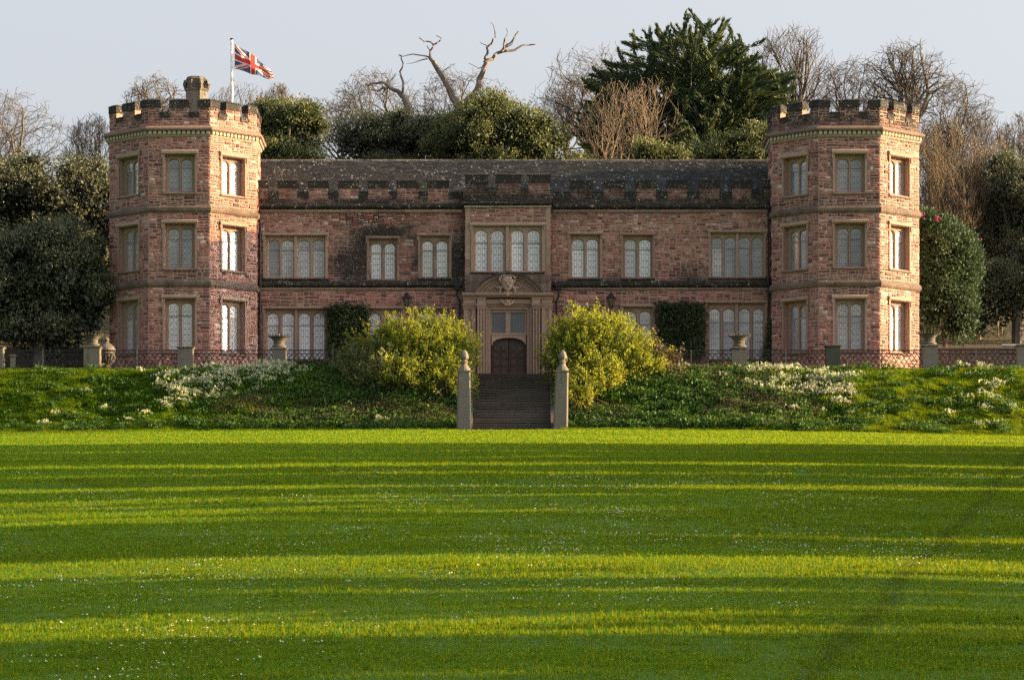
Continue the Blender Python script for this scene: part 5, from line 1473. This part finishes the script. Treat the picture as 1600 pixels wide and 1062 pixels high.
# evergreens: (label, D, list of (px, py, half width px, half height px), material ...)
def ever(lab, D, els, mat, seed, base_px, ncl, per=24, cr=0.42, ln=0.13, wd=0.075, depth=0.9, name='holm_oak', group='evergreen oaks round the house', **kw):
    rng = random.Random(seed); s = D / 6000.0; blobs = []
    for (px, py, hw, hh) in els:
        x, _, z = at(px, py, D); dy = rng.uniform(-.35, .35) * hw * s
        blobs.append((x, D + dy, z, hw * s, max(hw, hh) * s * depth, hh * s))
        nsub = max(3, int(hw * hh / 500))
        for i in range(nsub):   # lobes on the skin of each big mass
            a = rng.uniform(0, 2 * math.pi); ph = rng.uniform(-.25, 1.3); 
            f = rng.uniform(.2, .34)
            blobs.append((x + hw * s * .78 * math.cos(ph) * math.cos(a), D + dy - abs(max(hw, hh) * s * depth * .85 * math.cos(ph) * math.sin(a)) * rng.choice([1, 1, -.5]), z + hh * s * .78 * math.sin(ph), hw * s * f + .3, hw * s * f + .3, hh * s * f * .85 + .3))
    x = X_(base_px, D); b = (x, D, (hill_z(x, D) if D > 208 else ZT) - .1)
    return leafy(name, lab, 'tree', b, blobs, ncl, per, cr, ln, wd, mat, seed, group, zmin=b[2] + .2, **kw)
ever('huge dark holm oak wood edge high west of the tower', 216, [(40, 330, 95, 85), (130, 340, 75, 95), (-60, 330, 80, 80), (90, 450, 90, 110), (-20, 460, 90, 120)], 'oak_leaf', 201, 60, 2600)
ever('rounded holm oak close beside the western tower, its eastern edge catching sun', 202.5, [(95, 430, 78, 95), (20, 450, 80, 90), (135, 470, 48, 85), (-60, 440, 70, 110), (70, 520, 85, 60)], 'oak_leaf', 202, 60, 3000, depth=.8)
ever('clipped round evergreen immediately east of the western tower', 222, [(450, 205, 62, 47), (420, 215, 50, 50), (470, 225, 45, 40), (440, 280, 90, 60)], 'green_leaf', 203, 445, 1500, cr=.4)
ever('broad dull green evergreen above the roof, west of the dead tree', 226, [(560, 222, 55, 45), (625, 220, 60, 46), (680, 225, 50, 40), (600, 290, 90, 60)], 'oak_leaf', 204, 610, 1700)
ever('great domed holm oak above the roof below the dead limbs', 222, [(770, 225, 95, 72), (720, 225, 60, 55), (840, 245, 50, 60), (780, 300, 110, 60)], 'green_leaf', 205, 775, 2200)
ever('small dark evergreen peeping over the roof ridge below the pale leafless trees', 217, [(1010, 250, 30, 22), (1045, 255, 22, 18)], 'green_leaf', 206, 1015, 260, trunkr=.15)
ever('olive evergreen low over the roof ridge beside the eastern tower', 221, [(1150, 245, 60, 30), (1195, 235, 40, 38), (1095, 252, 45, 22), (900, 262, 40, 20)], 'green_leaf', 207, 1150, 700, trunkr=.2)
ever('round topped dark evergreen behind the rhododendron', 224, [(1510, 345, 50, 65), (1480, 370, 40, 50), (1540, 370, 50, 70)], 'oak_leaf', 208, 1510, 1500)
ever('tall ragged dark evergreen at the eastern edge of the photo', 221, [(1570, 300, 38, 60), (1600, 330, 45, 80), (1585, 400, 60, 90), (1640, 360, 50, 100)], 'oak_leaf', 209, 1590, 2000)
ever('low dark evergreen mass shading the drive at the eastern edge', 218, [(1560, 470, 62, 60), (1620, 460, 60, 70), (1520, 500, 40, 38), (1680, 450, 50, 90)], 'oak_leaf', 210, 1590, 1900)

# cypress: upswept plumes
def cypress():
    rng = np.random.default_rng(77); D = 229.0; s = D / 6000
    bx, bz = X_(1075, D), hill_z(X_(1075, D), D) - .2
    T = empty('cypress', (bx, D, bz)); tag(T, 'tall wide dark green cypress with jagged upswept plumes above the roof', 'tree')
    tips = []
    outline = [(905, 205), (915, 175), (925, 140), (942, 112), (958, 90), (975, 73), (995, 52), (1013, 48), (1030, 36), (1050, 42), (1070, 34), (1086, 28), (1102, 36), (1128, 34), (1140, 40), (1135, 62), (1152, 68), (1178, 72), (1190, 92), (1205, 105), (1222, 118), (1235, 135), (1240, 160), (1232, 190), (1225, 215)]
    for (a, b) in outline:
        for k in range(3): tips.append((a + rng.normal(0, 7), b + abs(rng.normal(0, 7)), rng.normal(0, 1.6)))
    for i in range(300):
        a = rng.uniform(912, 1235); t = abs(a - 1080) / 165.0
        top = 45 + 130 * t ** 1.5; b = rng.uniform(top, 240)
        tips.append((a, b, -rng.uniform(0, 1) * (6.5 * (1 - t * .7))))
    for i in range(130):
        a = rng.choice([rng.uniform(906, 975), rng.uniform(1185, 1242)]); tips.append((a, rng.uniform(110, 238), rng.uniform(-2.5, 2)))
    for i in range(60):
        a = rng.uniform(940, 1220); tips.append((a, rng.uniform(80, 240), rng.uniform(1, 5)))
    Vs, Fs, Ts = [], [], []; off = 0; wood = Twigs()
    for (a, b, dy) in tips:
        tip = np.array([X_(a, D), D + dy, Z_(b, D)])
        L = rng.uniform(1.7, 3.4)
        out = np.array([(a - 1080) / 165.0 * 1.15 + rng.normal(0, .38), dy / 7 * .6 + rng.normal(0, .15), (0.85 if b < 70 else 0.50) - 0.38 * abs(a - 1080) / 165 + rng.normal(0, .12)]); out /= np.linalg.norm(out)
        root = tip - out * L
        n = 260
        u = rng.random(n) ** 0.8
        curve = np.array([0, 0, -1.0]) * 0.0
        rad = (0.33 * (1 - u) ** 0.9 + 0.03) * (0.7 + 0.5 * np.sin(u * 19 + a) ** 2)
        P = root + out * (L * u)[:, None] + np.array([0, 0, -.35]) * ((1 - u) * u * 2)[:, None] + rng.normal(0, .55, (n, 3)) * rad[:, None]
        Dd = unit(out * 1.3 + rng.normal(0, .3, (n, 3)) + np.array([0, 0, .25]))
        t = np.clip(rng.normal(.45, .15) + rng.normal(0, .12, n) + (u - .5) * .3, 0, 1)
        V, F, tt = leaves(P, Dd, .30, .07, rng, t); Vs.append(V); Fs.append(F + off); Ts.append(tt); off += len(V)
        c0 = np.array([bx, D, max(bz + 6, root[2] - 2.5 - abs(root[0] - bx) * .35)])
        if rng.random() < .45: wood.line([tuple(c0), tuple((c0 + root) / 2 + np.array([0, 0, -.5])), tuple(root)], [.12, .08, .03])
    np_mesh('crown', np.concatenate(Vs), np.concatenate(Fs), M['cypress'], T, tone=np.concatenate(Ts))
    wood.mesh('branches', 'bark', T, 4)
    m_ = MB(); m_.tube([(bx, D, bz), (bx + .2, D, bz + 5), (bx, D, Z_(70, D))], [.7, .5, .1], n=8); m_.build('trunk', M['bark'], T)
cypress()

# rhododendron
rng = np.random.default_rng(90); D = 209.8; s = D / 6000
bl = []
for (px, py, hw, hh) in ((1475, 395, 38, 60), (1500, 420, 36, 65), (1462, 460, 45, 70), (1500, 490, 28, 50), (1448, 370, 25, 45)):
    x, _, z = at(px, py, D); bl.append((x, D + random.uniform(-.3, .5), z, hw * s, hw * s * 1.1, hh * s))
T = leafy('rhododendron', 'big rhododendron bush with magenta flowers beside the sunlit tower', 'shrub', (X_(1478, D), D, 20.9), bl, 2600, 12, .3, .17, .085, 'rhodo', 91, zmin=21.0, trunkr=.12, lower=.6)
for (a, b, n) in ((1442, 338, 5), (1466, 343, 7), (1530, 372, 1)):
    m_ = MB(); rf = random.Random(a)
    for i in range(n):
        x, y, z = at(a + rf.gauss(0, 5), b + rf.gauss(0, 3), D - 1.2); 
        m_.lathe(x, y + rf.uniform(-.4, .4), [(.02, z - .05), (.07, z - .02), (.06, z + .03), (.02, z + .05)], n=6)
    m_.build('flower_clump', M['petal_magenta'], T, kind='stuff')

# ivy panels clipped between the ground floor windows
for (x0, x1, y0, y1, lab, sdv) in ((512, 574, 474, 556, 'square clipped ivy panel on the house front west of the door', 5), (1026, 1101, 470, 556, 'square clipped ivy panel on the house front east of the door', 6)):
    rng = np.random.default_rng(sdv); n = 9000
    xa, xb_, za, zb_ = X_(x0, YM), X_(x1, YM), Z_(y1, YM), Z_(y0, YM)
    T = empty('ivy_panel', ((xa + xb_) / 2, YM - .2, ZT)); tag(T, lab, 'ivy', 'ivy panels on the house front')
    u = rng.random(n); v = rng.random(n)
    P = np.stack([xa + (xb_ - xa) * (.03 + .94 * u) + rng.normal(0, .085, n) * (1 + (v > .5)), YM - .05 - np.abs(rng.normal(.16, .07, n)) - .10 * np.sin(u * 9) * np.sin(v * 7), za + (zb_ - za - .12 + .13 * np.sin(u * 8 + sdv) * np.sin(u * 19)) * v + rng.normal(0, .09, n)], 1)
    Dd = unit(np.array([0, -.5, -.6]) + rng.normal(0, .6, (n, 3)))
    V, F, t = leaves(P, Dd, .12, .10, rng, np.clip(rng.normal(.4, .2, n), 0, 1)); np_mesh('foliage', V, F, M['ivy'], T, tone=t)
    m_ = MB(); rr = random.Random(sdv)
    for i in range(9):
        x = xa + (xb_ - xa) * (i + .5) / 9; m_.tube([(x, YM - .05, ZT), (x + rr.uniform(-.2, .2), YM - .06, (ZT + zb_) / 2), (x + rr.uniform(-.3, .3), YM - .06, zb_ - .2)], .03, n=4)
    m_.build('stem', M['bark'], T, kind='stuff')

# the two big yellow-green bushes flanking the steps
def arching(name, lab, els, seed, base, nshoot, D0, mat='bush', group='yellow green bushes flanking the steps', ll=.15):
    rng = np.random.default_rng(seed)
    T = empty(name, base); tag(T, lab, 'bush', group)
    Vs, Fs, Ts = [], [], []; off = 0; wood = Twigs()
    W_ = np.array([e[2] * e[3] for e in els], float); W_ /= W_.sum()
    for i in range(nshoot):
        e = els[rng.choice(len(els), p=W_)]
        d = unit(rng.normal(size=(1, 3)))[0]; d[1] = -abs(d[1]) if rng.random() < .7 else d[1]
        if rng.random() < .75: d[2] = abs(d[2])
        f = rng.uniform(.55, 1.0) ** .6
        D = D0 + e[4]; s = D / 6000
        c = np.array(at(e[0], e[1], D)); r = np.array([e[2] * s, e[2] * s * .85, e[3] * s])
        tip = c + d * r * f
        tip += d * abs(rng.normal(0, .38)) + np.array([0, 0, abs(rng.normal(0, .16))])
        gz = bank_z(tip[0], tip[1])
        if tip[2] < gz + .25: tip[2] = gz + rng.uniform(.2, .6)
        L = rng.uniform(.7, 1.5); dirv = d * .8 + np.array([0, 0, .7]) + rng.normal(0, .35, 3); dirv /= np.linalg.norm(dirv)
        root = tip - dirv * L
        n = int(rng.uniform(26, 44)); u = rng.random(n)
        droop = np.array([d[0] * .3, d[1] * .3, -.25]) 
        P = root + dirv * (L * u)[:, None] + droop * (u ** 2)[:, None] * .5 + rng.normal(0, .07, (n, 3))
        Dd = unit(dirv * .6 + rng.normal(0, .6, (n, 3)))
        hi = (tip[2] - c[2]) / r[2]
        t = np.clip(rng.normal(.47, .2) + rng.normal(0, .15, n), 0, 1)
        V, F, tt = leaves(P, Dd, ll * rng.uniform(.75, 1.3), ll * .42, rng, t); Vs.append(V); Fs.append(F + off); Ts.append(tt); off += len(V)
        if rng.random() < .5:
            b0 = np.array([c[0] + rng.normal(0, .5), c[1] + rng.normal(0, .4), max(bank_z(c[0], c[1]), c[2] - r[2])])
            mid = (b0 + root) / 2 + np.array([0, 0, .3]); wood.line([tuple(b0), tuple(mid), tuple(root), tuple(tip)], [.03, .02, .012, .005])
    np_mesh('foliage', np.concatenate(Vs), np.concatenate(Fs), M[mat], T, tone=np.concatenate(Ts))
    wood.mesh('stems', 'bark_tan' if mat == 'bush' else 'bark', T, 3)
arching('flowering_bush', 'yellow green arching bush west of the steps, top half sunlit', [(652, 550, 66, 55, 0), (700, 568, 42, 52, -.5), (612, 560, 55, 50, .3), (570, 575, 35, 30, .3), (690, 542, 48, 42, .4), (640, 600, 60, 45, -1.5), (705, 610, 30, 45, -2.2)], 301, (X_(660, 196), 195.5, bank_z(X_(660, 196), 195.5)), 1250, 195.8)
arching('flowering_bush', 'yellow green arching bush east of the steps, brightly sunlit', [(922, 546, 66, 56, 0), (965, 560, 55, 55, -.2), (890, 566, 40, 54, -.8), (1000, 580, 35, 35, -.8), (930, 600, 50, 45, -1.8), (905, 620, 30, 35, -3)], 302, (X_(930, 196), 195.5, bank_z(X_(930, 196), 195.5)), 1350, 195.8)
arching('dark_shrub', 'low dark green shrub leaning west out of the western bush', [(575, 580, 40, 32, -.4), (600, 600, 45, 38, -1.2), (550, 570, 24, 16, .2)], 303, (X_(585, 195), 195.2, bank_z(X_(585, 195), 195.2)), 480, 195.6, mat='green_leaf', group=None)
arching('low_shrub', 'small reddish tipped shrub at the top of the bank beside the eastern bush', [(1030, 565, 24, 22, 0), (1045, 578, 20, 12, -.5)], 304, (X_(1030, 195.5), 195.6, bank_z(X_(1030, 195.5), 195.6)), 130, 195.6, mat='scrub', group=None)
rng = np.random.default_rng(17)
# low growth at the wall foot behind the railing
for (a, b, lab) in ((447, 520, 'low dark hedge at the wall foot under the western ground floor window'), (1110, 1200, 'low dark hedge at the wall foot under the eastern ground floor window')):
    n = 5000; xa, xb_ = X_(a, 201.6), X_(b, 201.6)
    T = empty('low_hedge', ((xa + xb_) / 2, 201.8, ZT)); tag(T, lab, 'hedge')
    P = np.stack([rng.uniform(xa, xb_, n), rng.uniform(201.2, 202.4, n), ZT + 1.05 * rng.random(n) ** .6 + rng.normal(0, .06, n)], 1)
    V, F, t = leaves(P, unit(rng.normal(size=(n, 3)) + np.array([0, -.3, .6])), .12, .08, rng, rng.random(n)); np_mesh('foliage', V, F, M['ivy'], T, tone=t)
m_ = leafy('wall_shrub', 'narrow dark climbing shrub in the corner beside the eastern tower', 'shrub', (X_(1204, 202.6), 202.6, ZT), [(X_(1203, 202.6), 202.7, ZT + 1.2, .35, .3, 1.2), (X_(1206, 202.6), 202.8, ZT + 2.4, .25, .2, .9)], 260, 12, .15, .1, .06, 'ivy', 95, trunkr=.04)

# ------------------------------------------------------------------ wood beyond the eastern side of the lawn, whose shadows stripe it
def belt():
    rng = np.random.default_rng(444)
    ta = math.tan(R(SUN_AZ)); te = math.tan(R(SUN_EL))
    # shadow bands as depth intervals on the lawn (metres) and how thick the canopy is there
    # (from, to, density, canopy bottom, canopy top): heights above the lawn
    full = (0.5, 20)
    bands = [(26.0, 28.8, 1.0, *full), (29.6, 33.6, 1.0, *full), (33.6, 35.4, 1.0, .5, 11.3), (36.9, 38.2, 1, .5, 11.0), (38.0, 40.2, 1.0, *full), (41.5, 43.4, 1, *full), (43.4, 45.8, .12, *full),
             (49.9, 56.4, 1.0, *full), (56.2, 58.1, 1, 13.2, 20), (57.9, 62.5, .95, *full), (62.5, 76, 1, .5, 11.9), (62.5, 70, .05, *full), (70, 76, .1, *full), (76, 82.9, .9, *full), (87.0, 94, 1.0, *full), (94, 96, .15, *full), (96, 103.8, .9, *full),
             (108.3, 117, 1.0, *full), (117, 118.8, .15, *full), (118.5, 127, 1, *full), (127, 129.5, .15, *full), (129, 146, 1.0, .5, 18), (5, 26, 1.0, *full), (-30, 5, 1, *full)]
    Ps = []
    for (a, b, dens, lo_, hi_) in bands:
        n = int((b - a) * 330 * dens ** 1.3 * (hi_ - lo_) / 19.5 / (1.0 if a > 25 else 3))
        X = rng.uniform(46, 56, n); y = rng.uniform(a, b, n) + rng.normal(0, .08 + .0015 * max(a, 0), n)
        top = hi_ + .9 * np.sin(y * .9) + .6 * np.sin(y * 2.3 + 1) + rng.normal(0, .3, n)
        Z = -2.2 + .0913 * y + lo_ + rng.random(n) * (top - lo_)
        hh_ = Z + 2.2 - .0913 * y
        y = y + .28 * np.sin(hh_ * .55 + a) + .12 * np.sin(hh_ * 1.7 + 2 * a)
        Ps.append(np.stack([X, y + X * ta, Z], 1))
    P = np.concatenate(Ps); Dd = unit(rng.normal(size=P.shape) * np.array([.5, .35, 1.0]))
    V, F, t = leaves(P, Dd, 1.5, .9, rng, rng.random(len(P)))
    o = np_mesh('woodland', V, F, M['oak_leaf'], None, tone=t, kind='stuff')
    tag(o, 'belt of evergreen wood beyond the eastern side of the lawn casting the long shadows', 'woodland')
belt()

# ------------------------------------------------------------------ grass, flowers
def blade_patch(name, size, n, h, w, mat, seed, lean=.35, wide=1.0, top=None):
    rng = np.random.default_rng(seed)
    P = np.stack([rng.uniform(-size / 2, size / 2, n), rng.uniform(-size / 2, size / 2, n), np.full(n, -.01)], 1)
    # blades stand in small tufts
    c = rng.uniform(-size / 2, size / 2, (max(4, n // 14), 2)); j = rng.integers(0, len(c), n); m = rng.random(n) < .6
    P[m, :2] = c[j[m]] + rng.normal(0, size * .03, (m.sum(), 2))
    D = unit(np.array([0, 0, 1.0]) + rng.normal(0, lean, (n, 3)) * np.array([1, 1, .2]))
    s, _ = rot_frames(D, rng)
    hh = h * rng.uniform(.5, 1.35, (n, 1)); ww = w * rng.uniform(.7, 1.3, (n, 1))
    V = np.empty((n, 3, 3)); V[:, 0] = P - s * ww / 2; V[:, 1] = P + s * ww / 2; V[:, 2] = P + D * hh
    F = np.arange(3 * n).reshape(n, 3); tone = np.repeat(np.clip(rng.normal(.5, .22, n), 0, 1), 3)
    me_o = np_mesh_data(name, V.reshape(-1, 3), F, M[mat], tone, 3)
    return me_o
def np_mesh_data(name, V, F, mats, tone, nv, midx=None):
    me = bpy.data.meshes.new(name); V = np.asarray(V, np.float32); F = np.asarray(F, np.int32)
    me.vertices.add(len(V)); me.vertices.foreach_set('co', V.ravel()); m = len(F)
    me.loops.add(m * nv); me.loops.foreach_set('vertex_index', F.ravel()); me.polygons.add(m); me.polygons.foreach_set('loop_start', np.arange(0, m * nv, nv, dtype=np.int32))
    for mt in (mats if isinstance(mats, list) else [mats]): me.materials.append(mt)
    if midx is not None: me.polygons.foreach_set('material_index', midx)
    a = me.attributes.new('tone', 'FLOAT', 'POINT'); a.data.foreach_set('value', np.asarray(tone, np.float32))
    me.update(calc_edges=True)
    return bpy.data.objects.new(name, me)     # a prototype that only the scatter uses; never linked on its own

def scatter(name, P, E, SC, protos, label, cat=None):
    """one object: the prototypes strewn over points (geometry nodes)"""
    me = bpy.data.meshes.new(name); P = np.asarray(P, np.float32); n = len(P)
    me.vertices.add(n); me.vertices.foreach_set('co', P.ravel())
    a = me.attributes.new('erot', 'FLOAT_VECTOR', 'POINT'); a.data.foreach_set('vector', np.asarray(E, np.float32).ravel())
    a = me.attributes.new('escl', 'FLOAT', 'POINT'); a.data.foreach_set('value', np.asarray(SC, np.float32))
    a = me.attributes.new('eidx', 'INT', 'POINT'); a.data.foreach_set('value', np.random.default_rng(n).integers(0, len(protos), n).astype(np.int32))
    o = bpy.data.objects.new(name, me); COL.objects.link(o); tag(o, label, cat, kind='stuff')
    ng = bpy.data.node_groups.new(name + '_nodes', 'GeometryNodeTree')
    ng.interface.new_socket('Geometry', in_out='INPUT', socket_type='NodeSocketGeometry'); ng.interface.new_socket('Geometry', in_out='OUTPUT', socket_type='NodeSocketGeometry')
    N, L = ng.nodes, ng.links; gi = N.new('NodeGroupInput'); go = N.new('NodeGroupOutput'); jn = N.new('GeometryNodeJoinGeometry')
    def named(nm, ty):
        q = N.new('GeometryNodeInputNamedAttribute'); q.data_type = ty; q.inputs[0].default_value = nm; return q.outputs[0]
    rot, scl, idx = named('erot', 'FLOAT_VECTOR'), named('escl', 'FLOAT'), named('eidx', 'INT')
    for i, pr in enumerate(protos):
        cmp_ = N.new('FunctionNodeCompare'); cmp_.data_type = 'INT'; cmp_.operation = 'EQUAL'; L.new(idx, cmp_.inputs[2]); cmp_.inputs[3].default_value = i
        oi = N.new('GeometryNodeObjectInfo'); oi.inputs['Object'].default_value = pr; oi.inputs['As Instance'].default_value = True
        ip = N.new('GeometryNodeInstanceOnPoints')
        L.new(gi.outputs[0], ip.inputs['Points']); L.new(cmp_.outputs[0], ip.inputs['Selection']); L.new(oi.outputs['Geometry'], ip.inputs['Instance'])
        L.new(rot, ip.inputs['Rotation']); L.new(scl, ip.inputs['Scale']); L.new(ip.outputs[0], jn.inputs[0])
    L.new(jn.outputs[0], go.inputs[0])
    md = o.modifiers.new('scatter', 'NODES'); md.node_group = ng
    return o
def slope_euler(zf, x, y, rz, e=.4):
    nx_ = -(zf(x + e, y) - zf(x - e, y)) / (2 * e); ny_ = -(zf(x, y + e) - zf(x, y - e)) / (2 * e)
    q = Vector((0, 0, 1)).rotation_difference(Vector((nx_, ny_, 1)).normalized())
    return (q.to_matrix() @ Matrix.Rotation(rz, 3, 'Z')).to_euler()

rg = random.Random(99)
def lawn_cells(y0, y1, step):
    P, E, SC = [], [], []
    y = y0
    while y < y1:
        hw = y * 0.15 + 5 + step
        n = int(math.ceil(2 * hw / step))
        for i in range(n):
            x = -hw + (i + .5) * 2 * hw / n + rg.uniform(-.1, .1) * step; yy = y + step / 2 + rg.uniform(-.1, .1) * step
            if yy > foot(x) + .1: continue
            P.append((x, yy, lawn_z(x, yy))); E.append(tuple(slope_euler(lawn_z, x, yy, rg.choice([0, .5, 1, 1.5]) * math.pi + rg.uniform(-.2, .2)))); SC.append(rg.uniform(1.0, 1.12))
        y += step
    return P, E, SC
PA = [blade_patch('lawn_patch', 0.8, 900, .037, .010, 'grass', i) for i in range(4)]
PB = [blade_patch('lawn_patch', 1.5, 1100, .045, .018, 'grass', 10 + i) for i in range(4)]
PC = [blade_patch('lawn_patch', 2.5, 1100, .06, .034, 'grass', 20 + i) for i in range(4)]
scatter('lawn_grass', *lawn_cells(24.5, 48, .8), PA, 'short green grass of the near lawn, striped with long shadows', 'grass')
scatter('lawn_grass', *lawn_cells(48, 90, 1.5), PB, 'short green grass of the middle lawn, striped with thin light bands', 'grass')
scatter('lawn_grass', *lawn_cells(90, 189.5, 2.5), PC, 'short sunlit grass of the far lawn before the bank', 'grass')

TT = [blade_patch('lawn_tuft', 0.35, 90, .045, .009, 'grass', 30 + i, lean=.5) for i in range(3)]
P, E, SC = [], [], []
for i in range(32000):
    y = 25 + 95 * rg.random() ** 1.2; x = rg.uniform(-1, 1) * (y * .145 + 3)
    if noise.noise(Vector((x * .5, y * .5, 7.7))) + .5 * noise.noise(Vector((x * .08, y * .12, 1.7))) < rg.uniform(-.15, .35): continue
    P.append((x, y, lawn_z(x, y))); E.append((0, 0, rg.uniform(0, 6.28))); SC.append(rg.uniform(.5, 1.2) * (1 + y / 120))
scatter('lawn_tufts', P, E, SC, TT, 'uneven longer tufts growing out of the short lawn', 'grass')
# bank: longer tufts
BP = [blade_patch('bank_tuft', 0.45, 260, .15, .02, 'grass', 40 + i, lean=.7) for i in range(4)]
P, E, SC = [], [], []
for i in range(26000):
    x = rg.uniform(-36, 36); y = rg.uniform(188.6, 197.3)
    if y < foot(x) - .9 or abs(x - XS) < SW + .35: continue
    px = 800 + x * 6000 / y; py = 1150 - bank_z(x, y) * 6000 / y
    # brown brush has thinner grass
    brush = max(math.exp(-((px - 560) / 130) ** 2 - ((py - 635) / 22) ** 2), math.exp(-((px - 1150) / 130) ** 2 - ((py - 640) / 22) ** 2))
    if rg.random() < brush * .8: continue
    e = slope_euler(bank_z, x, y, rg.uniform(0, 6.28)); P.append((x, y, bank_z(x, y))); E.append((e.x * .6, e.y * .6, e.z)); SC.append(rg.uniform(.6, 1.25) * (1.0 if py < 660 else .8) * (.5 if y > 196 else 1.0))
scatter('bank_grass', P, E, SC, BP, 'longer tufted grass covering the terrace bank', 'grass')
# weeds / brambles
def weed(name, n, h, mat, seed, lw=.05, r=.22):
    rng = np.random.default_rng(seed)
    P = np.stack([rng.normal(0, r, n), rng.normal(0, r, n), h * rng.random(n)], 1)
    V, F, t = leaves(P, unit(rng.normal(size=(n, 3)) + np.array([0, 0, .5])), lw * 1.8, lw, rng, np.clip(rng.normal(.45, .22, n), 0, 1))
    return np_mesh_data(name, V, F, M[mat], t, 4)
WG = [weed('weed_clump', 150, .28, 'weed_leaf', 60 + i, .06) for i in range(3)]
def bank_scatter(fn, n, sc=(.6, 1.3), yr=(188.8, 196.9), xr_=(-34, 34)):
    P, E, SC = [], [], []
    for i in range(n):
        x = rg.uniform(*xr_); y = rg.uniform(*yr)
        if y < foot(x) - .1 or abs(x - XS) < SW + .3: continue
        px = 800 + x * 6000 / y; py = 1150 - bank_z(x, y) * 6000 / y
        if rg.random() > fn(px, py): continue
        P.append((x, y, bank_z(x, y) + .02)); E.append((0, 0, rg.uniform(0, 6.28))); SC.append(rg.uniform(*sc) * (.5 if y > 196.2 else 1.0))
    return P, E, SC
G = lambda a, c, w: math.exp(-((a - c) / w) ** 2)
def fdens(px, py):
    l = 0.0
    if 240 < px < 480:   # drift falls from upper right to lower left
        c = 640 - (px - 250) * .22; l = G(py, c - 18, 19) * min(1, (px - 235) / 30) * min(1, (490 - px) / 60)
    r = 0.0
    if 1110 < px < 1340: c = 588 + (px - 1140) * .15; r = G(py, c + 3, 20) * min(1, max(0, (px - 1110) / 150)) ** 1.4 * min(1, (1340 - px) / 12)
    return max(l, r) * (1.15 if nz(px * .06, py * .12, 1.0, 3) > -.08 else .2) + (.010 if 60 < px < 250 or 1480 < px < 1600 else .001) + .07 * G(px, 1540, 30) * G(py, 630, 22)
fd0 = fdens
scatter('bank_weeds', *bank_scatter(lambda px, py: .9 * max(G(px, 560, 190) , G(px, 1110, 170)) * (1 if 590 < py < 628 else .6) * (1 if fd0(px, py) < .3 else .15) + .07, 8500), WG, 'dark leafy weeds and brambles spread over the middle of the bank', 'weeds')
TW = [weed('twig_clump', 120, .38, 'scrub', 70 + i, .022, .25) for i in range(3)]
for t_ in TW: pass
scatter('dry_brush', *bank_scatter(lambda px, py: 1.1 * max(G(px, 600, 130) * G(py, 640, 24), G(px, 400, 60) * G(py, 640, 16), G(px, 1200, 100) * G(py, 628, 26), G(px, 1130, 60) * G(py, 600, 14), G(px, 930, 40) * G(py, 645, 20)), 7000, (.7, 1.5)), TW, 'brown dry brush lying on the lower bank', 'brush')
def flowers(name, seed, nf=16):
    rng = np.random.default_rng(seed); V = []; F = []; T = []; mi = []
    n = 110
    P = np.stack([rng.normal(0, .16, n), rng.normal(0, .16, n), np.zeros(n)], 1); a, b, t = leaves(P, unit(np.array([0, 0, 1.]) + rng.normal(0, .3, (n, 3))), .26, .025, rng, rng.random(n)); V.append(a); F.append(b); T.append(t); mi += [0] * n; off = len(a)
    m = nf * 6; c = np.repeat(np.stack([rng.normal(0, .17, nf), rng.normal(0, .17, nf), rng.uniform(.28, .46, nf)], 1), 6, 0)
    a, b, t = leaves(c, unit(rng.normal(size=(m, 3)) + np.array([0, -.3, .3])), .08, .065, rng, rng.random(m)); V.append(a); F.append(b + off); T.append(t); mi += [1] * m
    return np_mesh_data(name, np.concatenate(V), np.concatenate(F), [M['grass'], M['petal_white']], np.concatenate(T), 4, np.array(mi, np.int32))
FL = [flowers('flower_tuft', 80 + i) for i in range(3)]
scatter('white_flowers', *bank_scatter(fdens, 12000, (.6, 1.25)), FL, 'drifts of creamy white spring flowers on both sides of the bank', 'flowers')
# daisies
rng = np.random.default_rng(5); V = []
ring = [(0.0095 * math.cos(2 * math.pi * i / 6), 0.0095 * math.sin(2 * math.pi * i / 6), .003) for i in range(6)]
def daisy(seed):
    r_ = random.Random(seed); V = []; F = []
    for k in range(5):
        x, y, z = r_.gauss(0, .16), r_.gauss(0, .12), r_.uniform(.03, .06); b = len(V); a, c = r_.uniform(-.6, .6), r_.uniform(-.9, .2)
        for (p, q_, _) in ring: V.append((x + p, y + q_, z + p * a + q_ * -c))
        F += [(b, b + 1, b + 2, b + 3), (b, b + 3, b + 4, b + 5)]
    return np_mesh_data('daisy', V, F, M['daisy'], np.full(len(V), .5), 4)
DS = [daisy(i) for i in range(4)]
P, E, SC = [], [], []
for i in range(9000):
    y = 25 + 75 * rg.random() ** 1.3; x = rg.uniform(-1, 1) * y * .135
    if noise.noise(Vector((x * .35, y * .12, 3.3))) + .25 * math.exp(-(x / y / .05) ** 2) < rg.uniform(0.05, .85): continue
    P.append((x, y, lawn_z(x, y))); E.append((0, 0, rg.uniform(0, 6.28))); SC.append(rg.uniform(.6, 1.0) * (.75 + y / 160))
scatter('daisies', P, E, SC, DS, 'tiny white daisies sprinkled through the lawn grass', 'flowers')
print('daisy tufts', len(P))
